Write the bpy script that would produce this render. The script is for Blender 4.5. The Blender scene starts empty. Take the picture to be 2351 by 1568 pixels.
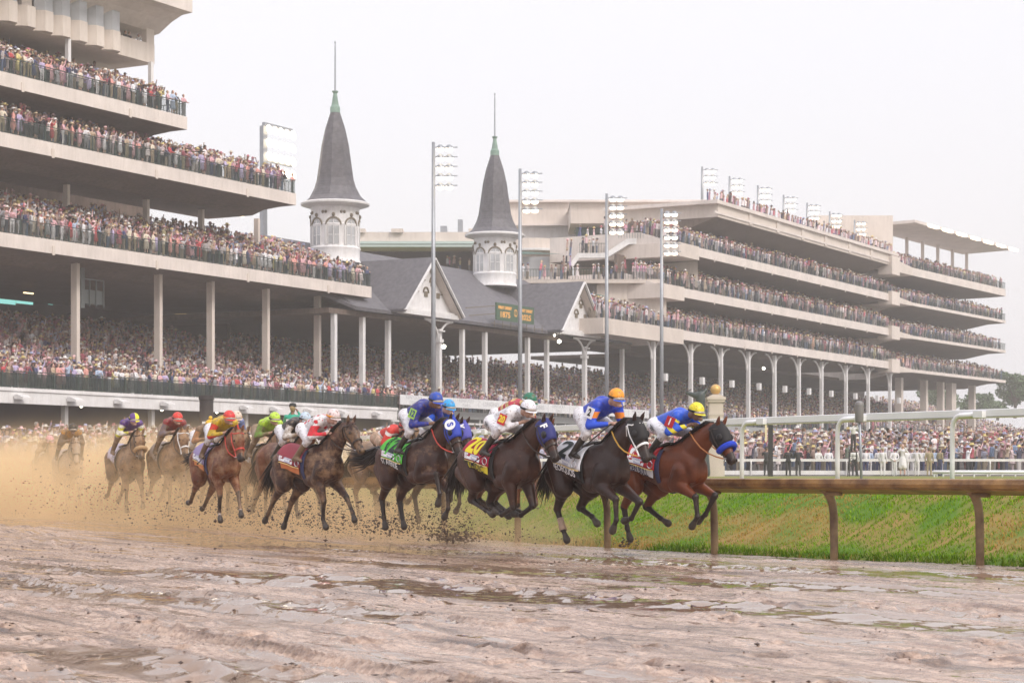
import bpy, bmesh, math, random
import numpy as np
from mathutils import Vector, Matrix
random.seed(7); RNG = np.random.default_rng(11)
sc = bpy.context.scene
COL = sc.collection
R = math.radians
# ---------------------------------------------------------------- camera
F, CX, HZ, CH = 4571.0, 1175.5, 1086.0, 1.185
cam = bpy.data.cameras.new('camera'); camo = bpy.data.objects.new('camera', cam); COL.objects.link(camo)
camo.location = (0, 0, CH); camo.rotation_euler = (R(90), 0, 0)
cam.lens = 70; cam.sensor_width = 36; cam.shift_y = (HZ-784)/2351.0
cam.clip_start = .1; cam.clip_end = 5000
cam.dof.use_dof = True; cam.dof.focus_distance = 30; cam.dof.aperture_fstop = 7.1
sc.camera = camo
# ---------------------------------------------------------------- sky and light
w = bpy.data.worlds.new('World'); sc.world = w; w.use_nodes = True
nt = w.node_tree; nt.nodes.clear()
sky = nt.nodes.new('ShaderNodeTexSky'); sky.sky_type = 'NISHITA'; sky.sun_disc = False
sky.sun_elevation = R(40); sky.sun_rotation = R(140); sky.dust_density = 6; sky.air_density = 1.5
b1 = nt.nodes.new('ShaderNodeBackground'); b1.inputs[1].default_value = .035
b2 = nt.nodes.new('ShaderNodeBackground'); b2.inputs[0].default_value = (.99, .955, 1.0, 1); b2.inputs[1].default_value = .86
ad = nt.nodes.new('ShaderNodeAddShader'); out = nt.nodes.new('ShaderNodeOutputWorld')
nt.links.new(sky.outputs[0], b1.inputs[0]); nt.links.new(b1.outputs[0], ad.inputs[0]); nt.links.new(b2.outputs[0], ad.inputs[1])
nt.links.new(ad.outputs[0], out.inputs[0])
tcw = nt.nodes.new('ShaderNodeTexCoord'); spw = nt.nodes.new('ShaderNodeSeparateXYZ'); nt.links.new(tcw.outputs['Generated'], spw.inputs[0])
mrw = nt.nodes.new('ShaderNodeMapRange'); mrw.inputs['From Min'].default_value = 0.; mrw.inputs['From Max'].default_value = 1.; mrw.inputs['To Min'].default_value = .73; mrw.inputs['To Max'].default_value = 1.1
nt.links.new(spw.outputs[2], mrw.inputs[0]); nt.links.new(mrw.outputs[0], b2.inputs[1])   # overcast sky, brighter overhead
sun = bpy.data.lights.new('sun', 'SUN'); suno = bpy.data.objects.new('sun', sun); COL.objects.link(suno)
sun.energy = 1.5; sun.angle = R(16); sun.color = (1, .96, .92)
suno.rotation_euler = (R(50), 0, R(40))
sc.view_settings.view_transform = 'Standard'; sc.view_settings.look = 'None'
sc.view_settings.exposure = 0.17; sc.view_settings.gamma = 1
sc.cycles.use_denoising = True
sc.cycles.max_bounces = 6; sc.cycles.diffuse_bounces = 3; sc.cycles.glossy_bounces = 3; sc.cycles.transmission_bounces = 4
sc.cycles.volume_bounces = 2; sc.cycles.transparent_max_bounces = 8
sc.cycles.volume_max_steps = 128; sc.cycles.volume_step_rate = 1.0
sc.cycles.use_adaptive_sampling = True; sc.cycles.adaptive_threshold = .02
# ---------------------------------------------------------------- helpers
MATS = {}
def pm(name, col, rough=.6, metal=0., var=0., scale=3., bump=0., bscale=40., spec=.5, col2=None, emit=None, estr=0., alpha=1., dirt=None, coord='Object', coat=0.):
    if name in MATS: return MATS[name]
    m = bpy.data.materials.new(name); m.use_nodes = True; MATS[name] = m
    n = m.node_tree; p = n.nodes['Principled BSDF']
    p.inputs['Base Color'].default_value = (*col, 1); p.inputs['Roughness'].default_value = rough
    p.inputs['Metallic'].default_value = metal; p.inputs['Specular IOR Level'].default_value = spec
    if coat: p.inputs['Coat Weight'].default_value = coat
    tc = n.nodes.new('ShaderNodeTexCoord')
    if var > 0 or col2 is not None:
        nz = n.nodes.new('ShaderNodeTexNoise'); nz.inputs['Scale'].default_value = scale; nz.inputs['Detail'].default_value = 6
        n.links.new(tc.outputs[coord], nz.inputs['Vector'])
        rp = n.nodes.new('ShaderNodeValToRGB'); rp.color_ramp.elements[0].position = .35; rp.color_ramp.elements[1].position = .68
        c2 = col2 if col2 is not None else tuple(max(0, c*(1-var)) for c in col)
        rp.color_ramp.elements[0].color = (*c2, 1); rp.color_ramp.elements[1].color = (*col, 1)
        n.links.new(nz.outputs[0], rp.inputs[0]); n.links.new(rp.outputs[0], p.inputs['Base Color'])
    if bump > 0:
        nb = n.nodes.new('ShaderNodeTexNoise'); nb.inputs['Scale'].default_value = bscale; nb.inputs['Detail'].default_value = 4
        n.links.new(tc.outputs[coord], nb.inputs['Vector'])
        bp = n.nodes.new('ShaderNodeBump'); bp.inputs['Strength'].default_value = bump; bp.inputs['Distance'].default_value = .02
        n.links.new(nb.outputs[0], bp.inputs['Height']); n.links.new(bp.outputs[0], p.inputs['Normal'])
    if emit is not None:
        p.inputs['Emission Color'].default_value = (*emit, 1); p.inputs['Emission Strength'].default_value = estr
    if alpha < 1: p.inputs['Alpha'].default_value = alpha
    return m

def tag(o, label=None, cat=None, group=None, kind=None):
    if label: o['label'] = label
    if cat: o['category'] = cat
    if group: o['group'] = group
    if kind: o['kind'] = kind
    return o
def empty(name, loc=(0, 0, 0), rz=0, label=None, cat=None, group=None, scale=1.):
    o = bpy.data.objects.new(name, None); COL.objects.link(o); o.location = loc; o.rotation_euler = (0, 0, rz)
    o.scale = (scale,)*3; o.empty_display_size = .2
    return tag(o, label, cat, group)
def mkobj(name, me, mats=None, parent=None, linkobj=False):
    o = bpy.data.objects.new(name, me); COL.objects.link(o)
    if parent is not None: o.parent = parent
    if mats is not None:
        if not isinstance(mats, (list, tuple)): mats = [mats]
        while len(me.materials) < len(mats): me.materials.append(None)
        for i, m in enumerate(mats):
            if linkobj: o.material_slots[i].link = 'OBJECT'; o.material_slots[i].material = m
            else: me.materials[i] = m
    return o
class MB:
    def __init__(s): s.v = []; s.f = []; s.mi = []; s.cur = 0
    def add(s, vs, fs):
        k = len(s.v); s.v += [tuple(p) for p in vs]
        for f in fs: s.f.append(tuple(k+i for i in f)); s.mi.append(s.cur)
    def box(s, x0, x1, y0, y1, z0, z1):
        s.add([(x0, y0, z0), (x1, y0, z0), (x1, y1, z0), (x0, y1, z0), (x0, y0, z1), (x1, y0, z1), (x1, y1, z1), (x0, y1, z1)],
              [(0, 3, 2, 1), (4, 5, 6, 7), (0, 1, 5, 4), (1, 2, 6, 5), (2, 3, 7, 6), (3, 0, 4, 7)])
    def bar(s, p, q, wd, ht=None, up=(0, 0, 1)):
        ht = ht or wd; p = Vector(p); q = Vector(q); t = (q-p).normalized(); upv = Vector(up)
        if abs(t.dot(upv)) > .98: upv = Vector((1, 0, 0))
        a = t.cross(upv).normalized()*wd/2; b = a.cross(t).normalized()*ht/2
        s.add([p-a-b, p+a-b, p+a+b, p-a+b, q-a-b, q+a-b, q+a+b, q-a+b], [(0, 3, 2, 1), (4, 5, 6, 7), (0, 1, 5, 4), (1, 2, 6, 5), (2, 3, 7, 6), (3, 0, 4, 7)])
    def tube(s, pts, rs, n=8, cap=True, flat=1.):
        pts = [Vector(p) for p in pts]
        if not isinstance(rs, (list, tuple)): rs = [rs]*len(pts)
        k = len(s.v); prev = None
        for i, p in enumerate(pts):
            t = (pts[min(i+1, len(pts)-1)]-pts[max(i-1, 0)])
            t = t.normalized() if t.length > 1e-9 else Vector((0, 0, 1))
            if prev is None:
                a = t.cross(Vector((0, 0, 1)))
                if a.length < .05: a = t.cross(Vector((0, 1, 0)))
            else: a = prev-t*prev.dot(t)
            a.normalize(); prev = a; b = t.cross(a)
            for j in range(n):
                an = 2*math.pi*j/n
                s.v.append(tuple(p+a*math.cos(an)*rs[i]+b*math.sin(an)*rs[i]*flat))
        m = len(pts)
        for i in range(m-1):
            for j in range(n):
                s.f.append((k+i*n+j, k+i*n+(j+1) % n, k+(i+1)*n+(j+1) % n, k+(i+1)*n+j)); s.mi.append(s.cur)
        if cap:
            s.f.append(tuple(k+j for j in range(n))[::-1]); s.mi.append(s.cur)
            s.f.append(tuple(k+(m-1)*n+j for j in range(n))); s.mi.append(s.cur)
    def lathe(s, prof, c=(0, 0, 0), n=24, a0=0.):
        k = len(s.v)
        for r, z in prof:
            for j in range(n):
                an = a0+2*math.pi*j/n; s.v.append((c[0]+r*math.cos(an), c[1]+r*math.sin(an), c[2]+z))
        for i in range(len(prof)-1):
            for j in range(n):
                s.f.append((k+i*n+j, k+i*n+(j+1) % n, k+(i+1)*n+(j+1) % n, k+(i+1)*n+j)); s.mi.append(s.cur)
        s.f.append(tuple(k+j for j in range(n))[::-1]); s.mi.append(s.cur)
        s.f.append(tuple(k+(len(prof)-1)*n+j for j in range(n))); s.mi.append(s.cur)
    def prism(s, poly, axis, a, b):
        """poly of 2D points extruded from a to b along axis ('x','y','z')"""
        n = len(poly)
        def P(p, t): return {'x': (t, p[0], p[1]), 'y': (p[0], t, p[1]), 'z': (p[0], p[1], t)}[axis]
        s.add([P(p, a) for p in poly]+[P(p, b) for p in poly],
              [tuple(range(n))[::-1], tuple(range(n, 2*n))]+[(i, (i+1) % n, n+(i+1) % n, n+i) for i in range(n)])
    def ball(s, c, r, n=12, m=8, sx=1, sy=1, sz=1):
        k = len(s.v)
        s.v.append((c[0], c[1], c[2]-r*sz))
        for i in range(1, m):
            ph = -math.pi/2+math.pi*i/m
            for j in range(n):
                th = 2*math.pi*j/n; s.v.append((c[0]+r*sx*math.cos(ph)*math.cos(th), c[1]+r*sy*math.cos(ph)*math.sin(th), c[2]+r*sz*math.sin(ph)))
        s.v.append((c[0], c[1], c[2]+r*sz)); e = len(s.v)-1
        for j in range(n):
            s.f.append((k, k+1+(j+1) % n, k+1+j)); s.mi.append(s.cur)
            for i in range(m-2):
                a = k+1+i*n; s.f.append((a+j, a+(j+1) % n, a+n+(j+1) % n, a+n+j)); s.mi.append(s.cur)
            a = k+1+(m-2)*n; s.f.append((a+j, a+(j+1) % n, e)); s.mi.append(s.cur)
    def mesh(s, name, smooth=False):
        me = bpy.data.meshes.new(name); me.from_pydata(s.v, [], s.f)
        if any(s.mi): me.polygons.foreach_set('material_index', s.mi)
        if smooth: me.polygons.foreach_set('use_smooth', [True]*len(me.polygons))
        me.validate(); me.update()
        return me
    def build(s, name, mat, parent=None, smooth=False, autos=False):
        me = s.mesh(name, smooth or autos)
        if autos and hasattr(me, 'set_sharp_from_angle'): me.set_sharp_from_angle(angle=R(35))
        if mat is not None and isinstance(mat, (list, tuple)):
            for m in mat: me.materials.append(m)
        elif mat is not None: me.materials.append(mat)
        o = bpy.data.objects.new(name, me); COL.objects.link(o)
        if parent is not None: o.parent = parent
        return o
def recalc(o):
    bm = bmesh.new(); bm.from_mesh(o.data); bmesh.ops.recalc_face_normals(bm, faces=bm.faces); bm.to_mesh(o.data); bm.free(); return o
def px(x, y, Y):   # photograph point at distance Y -> world
    return Vector(((x-CX)/F*Y, Y, CH+(HZ-y)/F*Y))
def sstep(t): t = min(1, max(0, t)); return t*t*(3-2*t)
def text_mesh(body, size=1., bold=.0, extr=0., name='lettering'):
    cu = bpy.data.curves.new(name, 'FONT'); cu.body = body; cu.size = size; cu.offset = bold; cu.extrude = extr
    cu.align_x = 'CENTER'; cu.align_y = 'CENTER'; cu.resolution_u = 3
    o = bpy.data.objects.new(name, cu); COL.objects.link(o)
    dg = bpy.context.evaluated_depsgraph_get(); me = bpy.data.meshes.new_from_object(o.evaluated_get(dg))
    bpy.data.objects.remove(o); bpy.data.curves.remove(cu); return me
_tmp = []
def evalmesh(me, mods):
    o = bpy.data.objects.new('tmp', me); COL.objects.link(o)
    for t, kw in mods:
        m = o.modifiers.new(t, t)
        for k_, v_ in kw.items(): setattr(m, k_, v_)
    dg = bpy.context.evaluated_depsgraph_get()
    r = bpy.data.meshes.new_from_object(o.evaluated_get(dg))
    bpy.data.objects.remove(o); bpy.data.meshes.remove(me); return r
# ---------------------------------------------------------------- materials
M_beige = pm('beige concrete', (.74, .665, .62), .7, var=.16, scale=.5, bump=.1, bscale=8)
M_beige2 = pm('warm plaster', (.70, .62, .56), .75, var=.14, scale=.3)
M_soffit = pm('shade-darkened soffit concrete', (.17, .125, .10), .8, var=.2, scale=.4)  # beige-grey concrete under the slabs, its shade put into a darker base colour
M_white = pm('white paint', (.78, .77, .77), .45, var=.1, scale=1.2)
M_whiteb = pm('white boards', (.80, .79, .80), .6, var=.12, scale=2.)
M_green = pm('dark green rail paint', (.035, .06, .05), .45)
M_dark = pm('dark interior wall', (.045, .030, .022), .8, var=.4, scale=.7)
M_slate = pm('slate shingles', (.155, .15, .165), .6, col2=(.105, .1, .115), scale=2.5)
M_steel = pm('galvanised steel', (.34, .36, .39), .4, .5, var=.15, scale=2)
M_black = pm('black fabric', (.012, .012, .014), .6)
M_awn = pm('green awning', (.05, .11, .085), .7)
M_glass = pm('window glass', (.50, .51, .53), .1, spec=.8, var=.35, scale=.5)
M_gold = pm('gold paint', (.62, .38, .12), .35, .3)
M_cop = pm('green copper', (.24, .36, .30), .6, col2=(.15, .23, .19), scale=1.5)
M_trim = pm('bronze green trim', (.16, .13, .09), .6)
M_lamp = pm('lit floodlight', (1, 1, 1), .4, emit=(1, .82, .58), estr=3.0)
M_tube = pm('lit fluorescent tube', (1, 1, 1), .4, emit=(1, .74, .4), estr=2.2)
M_spot = pm('lit small lamp', (1, 1, 1), .4, emit=(1, .95, .75), estr=8)
M_red = pm('lit exit sign', (1, .1, .1), .4, emit=(1, .02, .05), estr=2.5)
def shingles(m, sx=1.2, sy=.3):
    n = m.node_tree; p = n.nodes['Principled BSDF']; tc = n.nodes.new('ShaderNodeTexCoord')
    sp = n.nodes.new('ShaderNodeSeparateXYZ'); n.links.new(tc.outputs['Object'], sp.inputs[0])
    wv = n.nodes.new('ShaderNodeMath'); wv.operation = 'MULTIPLY'; wv.inputs[1].default_value = 4.2; n.links.new(sp.outputs[2], wv.inputs[0])
    fr = n.nodes.new('ShaderNodeMath'); fr.operation = 'FRACT'; n.links.new(wv.outputs[0], fr.inputs[0])
    bp = n.nodes.new('ShaderNodeBump'); bp.inputs['Strength'].default_value = .9; bp.inputs['Distance'].default_value = .06
    n.links.new(fr.outputs[0], bp.inputs['Height']); n.links.new(bp.outputs[0], p.inputs['Normal'])
shingles(M_slate)
def stains(m, k=.10):
    n = m.node_tree; p = n.nodes['Principled BSDF']; src = p.inputs['Base Color'].links[0].from_socket; tc = n.nodes.new('ShaderNodeTexCoord'); mp = n.nodes.new('ShaderNodeMapping'); mp.inputs['Scale'].default_value = (3.5, 3.5, .5)
    n.links.new(tc.outputs['Object'], mp.inputs[0]); nz = n.nodes.new('ShaderNodeTexNoise'); nz.inputs['Scale'].default_value = 1.; nz.inputs['Detail'].default_value = 8; nz.inputs['Roughness'].default_value = .7; n.links.new(mp.outputs[0], nz.inputs[0])
    r = n.nodes.new('ShaderNodeValToRGB'); r.color_ramp.elements[0].position = .38; r.color_ramp.elements[0].color = (1-k, 1-k*1.1, 1-k*1.25, 1); r.color_ramp.elements[1].position = .56; r.color_ramp.elements[1].color = (1, 1, 1, 1); n.links.new(nz.outputs[0], r.inputs[0])
    mx = n.nodes.new('ShaderNodeMixRGB'); mx.blend_type = 'MULTIPLY'; mx.inputs[0].default_value = 1; n.links.new(src, mx.inputs[1]); n.links.new(r.outputs[0], mx.inputs[2]); n.links.new(mx.outputs[0], p.inputs['Base Color'])
for m_ in (M_beige, M_beige2, M_white, M_whiteb): stains(m_)
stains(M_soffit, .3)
# ---------------------------------------------------------------- rail curve (inner rail of the dirt track)
def theta(s): return R(39.1-.5*max(-14., min(52., s)))
RA = Vector((6.0, 25.7))
_cache = {}
def railp(s, d=0.):
    k = round(s*10)
    if k not in _cache:
        p = RA.copy(); n = max(1, int(abs(s)/.25)); ds = s/n
        for i in range(n):
            t = theta((i+.5)*ds); p -= Vector((math.sin(t), -math.cos(t)))*ds
        _cache[k] = p
    t = theta(s); return _cache[k]+Vector((math.cos(t), math.sin(t)))*d
def bankz(d):
    return 1.0*sstep((d-.05)/3.6)
def groundz(X, Y): return .14*sstep((Y-30)/14)
# ================================================================ ground
def node_ground():
    m = bpy.data.materials.new('wet muddy track'); m.use_nodes = True; n = m.node_tree; p = n.nodes['Principled BSDF']; L = n.links
    tc = n.nodes.new('ShaderNodeTexCoord')
    m1 = n.nodes.new('ShaderNodeMapping'); m1.inputs['Rotation'].default_value = (0, 0, R(52)); L.new(tc.outputs['Object'], m1.inputs[0])
    mp = n.nodes.new('ShaderNodeMapping'); mp.inputs['Scale'].default_value = (.13, 1.0, 1); L.new(m1.outputs[0], mp.inputs[0])
    def noise(sc_, det=6, src=mp, dist=0., ro=.55):
        q = n.nodes.new('ShaderNodeTexNoise'); q.inputs['Scale'].default_value = sc_; q.inputs['Detail'].default_value = det; q.inputs['Roughness'].default_value = ro
        q.inputs['Distortion'].default_value = dist; L.new(src.outputs[0], q.inputs['Vector']); return q
    def ramp(src, a, b, ca, cb):
        q = n.nodes.new('ShaderNodeValToRGB'); q.color_ramp.elements[0].position = a; q.color_ramp.elements[1].position = b
        q.color_ramp.elements[0].color = (*ca, 1) if not isinstance(ca, float) else (ca, ca, ca, 1); q.color_ramp.elements[1].color = (*cb, 1) if not isinstance(cb, float) else (cb, cb, cb, 1); L.new(src.outputs[0], q.inputs[0]); return q
    def mix(kind, f, a, b):
        q = n.nodes.new('ShaderNodeMixRGB'); q.blend_type = kind
        if isinstance(f, float): q.inputs[0].default_value = f
        else: L.new(f.outputs[0], q.inputs[0])
        for i_, v in ((1, a), (2, b)):
            if isinstance(v, tuple): q.inputs[i_].default_value = (*v, 1)
            else: L.new(v.outputs[0], q.inputs[i_])
        return q
    big = noise(.34, 6, dist=.6); streak = noise(2.6, 10, ro=.74); thin = noise(6.5, 8, ro=.7); fine = noise(16, 7, m1, ro=.7); grit = noise(70, 4, m1)
    puddle = ramp(big, .54, .575, 0., 1.)
    pud2 = ramp(streak, .54, .57, 0., 1.); wet = mix('LIGHTEN', 1., puddle, pud2)
    c1 = ramp(streak, .38, .57, (.14, .078, .042), (.70, .515, .40)); c2 = mix('MULTIPLY', .8, ramp(fine, .36, .58, (.42, .30, .23), (1., 1., 1.)), ramp(thin, .42, .50, (.34, .23, .17), (1., 1., 1.)))
    base = mix('MULTIPLY', .8, c1, c2); wetc = mix('MIX', wet, base, (.25, .17, .12)); L.new(wetc.outputs[0], p.inputs['Base Color'])
    rough = mix('MIX', wet, ramp(fine, .3, .7, .17, .40), (.06, .06, .06)); L.new(rough.outputs[0], p.inputs['Roughness'])
    p.inputs['Specular IOR Level'].default_value = .9
    hgt = mix('MIX', .35, mix('MIX', .5, streak, fine), grit); hw = mix('MIX', wet, hgt, (.42, .42, .42))
    bp = n.nodes.new('ShaderNodeBump'); bp.inputs['Strength'].default_value = .42; bp.inputs['Distance'].default_value = .035
    L.new(hw.outputs[0], bp.inputs['Height']); L.new(bp.outputs[0], p.inputs['Normal'])
    return m
M_track = node_ground()
def vnoise(x, y, seed=0):
    xi = np.floor(x).astype(int); yi = np.floor(y).astype(int); xf = x-xi; yf = y-yi
    def h(a, b): 
        v = np.sin(a*127.1+b*311.7+seed*74.7)*43758.5453; return v-np.floor(v)
    u = xf*xf*(3-2*xf); v = yf*yf*(3-2*yf)
    return (h(xi, yi)*(1-u)+h(xi+1, yi)*u)*(1-v)+(h(xi, yi+1)*(1-u)+h(xi+1, yi+1)*u)*v
def grid_mesh(name, Xs, Ys, Zf, mat, smooth=True):
    XX, YY = np.meshgrid(Xs, Ys); ZZ = Zf(XX, YY); nx, ny = len(Xs), len(Ys)
    me = bpy.data.meshes.new(name); co = np.stack([XX, YY, ZZ], -1).reshape(-1, 3)
    idx = np.arange(nx*ny).reshape(ny, nx); q = np.stack([idx[:-1, :-1], idx[:-1, 1:], idx[1:, 1:], idx[1:, :-1]], -1).reshape(-1, 4)
    fastmesh(me, co, q, smooth); me.materials.append(mat)
    o = bpy.data.objects.new(name, me); COL.objects.link(o); return o
def fastmesh(me, co, quads, smooth=False):
    me.vertices.add(len(co)); me.vertices.foreach_set('co', np.ascontiguousarray(co, dtype=np.float32).ravel())
    me.loops.add(quads.size); me.loops.foreach_set('vertex_index', np.ascontiguousarray(quads, dtype=np.int32).ravel())
    me.polygons.add(len(quads)); me.polygons.foreach_set('loop_start', np.arange(0, quads.size, quads.shape[1], dtype=np.int32))
    me.polygons.foreach_set('use_smooth', np.full(len(quads), smooth)); me.update(calc_edges=True)
# hoof holes and ruts pressed in the mud
HOLES = []
for k in range(9):   # rows of prints running along the racing line
    off = [-19.2, -16.3, -21.0, -13.0, -9.5, -17.6, -14.6, -11.2, -7.5][k]
    s = -22.0
    while s < 30:
        s += random.uniform(.25, .75); p = railp(s, off+random.gauss(0, .35)); HOLES.append((p.x, p.y, random.uniform(.07, .15), random.uniform(.04, .085)))
RUTS = [(random.uniform(2, 21), random.uniform(.05, .16), random.uniform(.015, .045)) for _ in range(26)]
def trackz(XX, YY):
    Z = (vnoise(XX*.5, YY*.5, 1)-.5)*.045+(vnoise(XX*1.7, YY*2.4, 2)-.5)*.03+(vnoise(XX*6, YY*7, 3)-.5)*.014+(vnoise(XX*17, YY*17, 4)-.5)*.006
    Z *= np.clip((34-YY)/10, .25, 1)
    Z = Z+.14*np.clip((YY-30)/14, 0, 1)**2*(3-2*np.clip((YY-30)/14, 0, 1))-.012
    Z = Z+.86*np.clip((YY-84)/26, 0, 1)
    sd = (XX*.79+YY*.61); al = (XX*.61-YY*.79)      # across and along the direction of travel
    wob = (vnoise(al*.35, sd*.2, 21)-.5)*.9
    for c0, wd, dp in RUTS:
        q = (sd-c0+wob)/wd; on = np.clip((vnoise(al*.3+c0, sd*.05, 22)-.35)*5, 0, 1)
        Z = Z-on*dp*np.exp(-q*q)+on*dp*.6*np.exp(-(np.abs(q)-1.7)**2*2.5)
    Z = Z+.010*(vnoise(al*1.2, sd*9, 23)-.5)+.007*(vnoise(al*3, sd*22, 24)-.5)
    for hx, hy, r, d in HOLES:
        if hy > 28: continue
        i0 = np.searchsorted(YY[:, 0], hy-.35); i1 = np.searchsorted(YY[:, 0], hy+.35); j0 = np.searchsorted(XX[0], hx-.35); j1 = np.searchsorted(XX[0], hx+.35)
        if i1 <= i0 or j1 <= j0: continue
        d2 = ((XX[i0:i1, j0:j1]-hx)**2+(YY[i0:i1, j0:j1]-hy)**2)/(r*r)
        Z[i0:i1, j0:j1] += -d*np.exp(-d2)+d*.55*np.exp(-(np.sqrt(d2)-1.5)**2*4)
    return Z
Xs = np.concatenate([np.arange(-150, -14, 1.5), np.arange(-14, 14, .05), np.arange(14, 70, 2.)])
Ys = np.concatenate([np.arange(-12, 9, .8), 9+np.cumsum(np.linspace(.03, .16, 250)), ])
Ys = np.concatenate([Ys, np.arange(Ys[-1]+.5, 118, .8)])
tag(grid_mesh('track', Xs, Ys, trackz, M_track), kind='structure')
# turf: bank beyond the inner rail, then the flat infield
def node_grass():
    m = bpy.data.materials.new('turf soil'); m.use_nodes = True; n = m.node_tree; p = n.nodes['Principled BSDF']; L = n.links
    tc = n.nodes.new('ShaderNodeTexCoord'); q = n.nodes.new('ShaderNodeTexNoise'); q.inputs['Scale'].default_value = .9; q.inputs['Detail'].default_value = 8
    L.new(tc.outputs['Object'], q.inputs[0]); r = n.nodes.new('ShaderNodeValToRGB'); e = r.color_ramp.elements
    e[0].position = .4; e[0].color = (.08, .17, .004, 1); e[1].position = .62; e[1].color = (.28, .19, .05, 1)
    L.new(q.outputs[0], r.inputs[0]); L.new(r.outputs[0], p.inputs['Base Color']); p.inputs['Roughness'].default_value = .9
    return m
M_turf = node_grass()
SS = [s for s in np.arange(-40, 110, 1.0) if railp(s, 4.2).y < 112]; DD = [0, .15, .5, .9, 1.3, 1.7, 2.1, 2.5, 2.9, 3.3, 3.7, 4.2]
def bumpz(s, d): return .10*(float(vnoise(np.array(s*.35), np.array(d*.8), 9))-.5)*sstep(d/.8)*sstep((4.2-d)/1.)
mb = MB()
for s in SS:
    for d in DD:
        p = railp(s, d); mb.v.append((p.x, p.y, bankz(d)+bumpz(s, d) if d > 0 else -.08))
nd = len(DD)
for i in range(len(SS)-1):
    for j in range(nd-1): mb.f.append((i*nd+j, i*nd+j+1, (i+1)*nd+j+1, (i+1)*nd+j)); mb.mi.append(0)
bk = mb.build('bank', M_turf, smooth=True); recalc(bk); tag(bk, kind='structure')
edge = [railp(s, 4.2) for s in SS]
mb = MB(); vs = [(p.x, p.y, 1.0) for p in edge]; vs += [(-150, edge[-1].y, 1.0), (-150, 118, 1.0), (170, 118, 1.0), (170, edge[0].y, 1.0)]
mb.add(vs, [tuple(range(len(vs)))]); tf = mb.build('turf', M_turf); recalc(tf); tag(tf, kind='structure')
mb = MB(); ys = list(range(118, 240, 6))+[300, 400, 465]
for i in range(len(ys)-1):
    za, zb = [1.0+.75*sstep((y-130)/80) for y in (ys[i], ys[i+1])]
    mb.add([(-155, ys[i], za), (175, ys[i], za), (175, ys[i+1], zb), (-155, ys[i+1], zb)], [(0, 1, 2, 3)])
tag(mb.build('ground', M_turf), kind='structure')
# ---------------------------------------------------------------- grass blades on the bank
def grass():
    N = 170000; P = []; C = []
    sA = RNG.uniform(-16, 24, N); dA = RNG.uniform(.02, 4.6, N)
    keep = RNG.random(N) < np.clip(.25+.75*(1-dA/4.6)+.3, 0, 1); sA = sA[keep]; dA = dA[keep]
    pn = vnoise(sA*.40+3, dA*.8, 5)*.7+vnoise(sA*1.3, dA*2.0, 6)*.2+vnoise(sA*7, dA*8, 7)*.1
    co = np.zeros((len(sA), 3, 3)); cc = np.zeros((len(sA), 3, 4))
    for i in range(len(sA)):
        s, d = float(sA[i]), float(dA[i]); p = railp(round(s, 1), d)
        s2 = s-round(s, 1); t = theta(s); px_, py_ = p.x-math.sin(t)*s2, p.y+math.cos(t)*s2
        z = (bankz(d)+bumpz(s, d)) if d < 4.2 else 1.0
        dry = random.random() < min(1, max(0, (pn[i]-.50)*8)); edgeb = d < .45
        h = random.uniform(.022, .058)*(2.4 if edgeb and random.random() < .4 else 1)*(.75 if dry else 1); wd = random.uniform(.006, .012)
        a = random.uniform(0, 6.28); ln = random.gauss(0, .5)*h
        co[i, 0] = (px_-wd*math.cos(a), py_-wd*math.sin(a), z-.01); co[i, 1] = (px_+wd*math.cos(a), py_+wd*math.sin(a), z-.01)
        co[i, 2] = (px_+ln, py_+random.gauss(0, .5)*h, z+h)
        if dry and random.random() < .85: c = (random.uniform(.30, .40), random.uniform(.20, .25), random.uniform(.045, .07))
        else:
            g = random.uniform(.75, 1.25); yl = random.random()
            c = ((.085+.12*yl)*g, (.24+.06*yl)*g, .004*g)
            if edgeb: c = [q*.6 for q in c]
        cc[i, :, :3] = c; cc[i, 2, :3] = [x*1.25 for x in c]; cc[i, :, 3] = 1
    n = len(co); me = bpy.data.meshes.new('grass'); fastmesh(me, co.reshape(-1, 3), np.arange(n*3).reshape(-1, 3))
    at = me.color_attributes.new('Col', 'FLOAT_COLOR', 'POINT'); at.data.foreach_set('color', cc.astype(np.float32).ravel())
    me.materials.append(vcmat('grass blades', .75)); o = bpy.data.objects.new('grass', me); COL.objects.link(o)
    tag(o, 'green and straw coloured grass on the bank behind the brown rail', 'grass', kind='stuff')
def vcmat(name, rough=.8, sub=0):
    m = bpy.data.materials.new(name); m.use_nodes = True; n = m.node_tree; a = n.nodes.new('ShaderNodeVertexColor'); a.layer_name = 'Col'
    n.links.new(a.outputs[0], n.nodes['Principled BSDF'].inputs['Base Color']); n.nodes['Principled BSDF'].inputs['Roughness'].default_value = rough
    n.nodes['Principled BSDF'].inputs['Specular IOR Level'].default_value = .08
    return m
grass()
# ---------------------------------------------------------------- brown inner rail
M_rail = pm('muddy rail cover', (.38, .21, .065), .4, col2=(.13, .06, .022), scale=3.2, bump=.5, bscale=22)
M_post = pm('muddy rail post', (.36, .25, .13), .6, col2=(.10, .055, .03), scale=2.2, bump=.2, bscale=25)
def sweep(prof, ss, zoff=0., d0=0.):
    mb = MB(); n = len(prof)
    for s in ss:
        for d, z in prof:
            p = railp(s, d+d0); mb.v.append((p.x, p.y, z+zoff))
    for i in range(len(ss)-1):
        for j in range(n): mb.f.append((i*n+j, i*n+(j+1) % n, (i+1)*n+(j+1) % n, (i+1)*n+j)); mb.mi.append(0)
    mb.f.append(tuple(range(n))); mb.f.append(tuple((len(ss)-1)*n+j for j in range(n))[::-1]); mb.mi += [0, 0]
    return mb
rt = empty('inner_rail', (RA.x, RA.y, 0), 0, 'mud-stained brown running rail with goosenecked posts between track and grass bank', 'rail')
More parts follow.
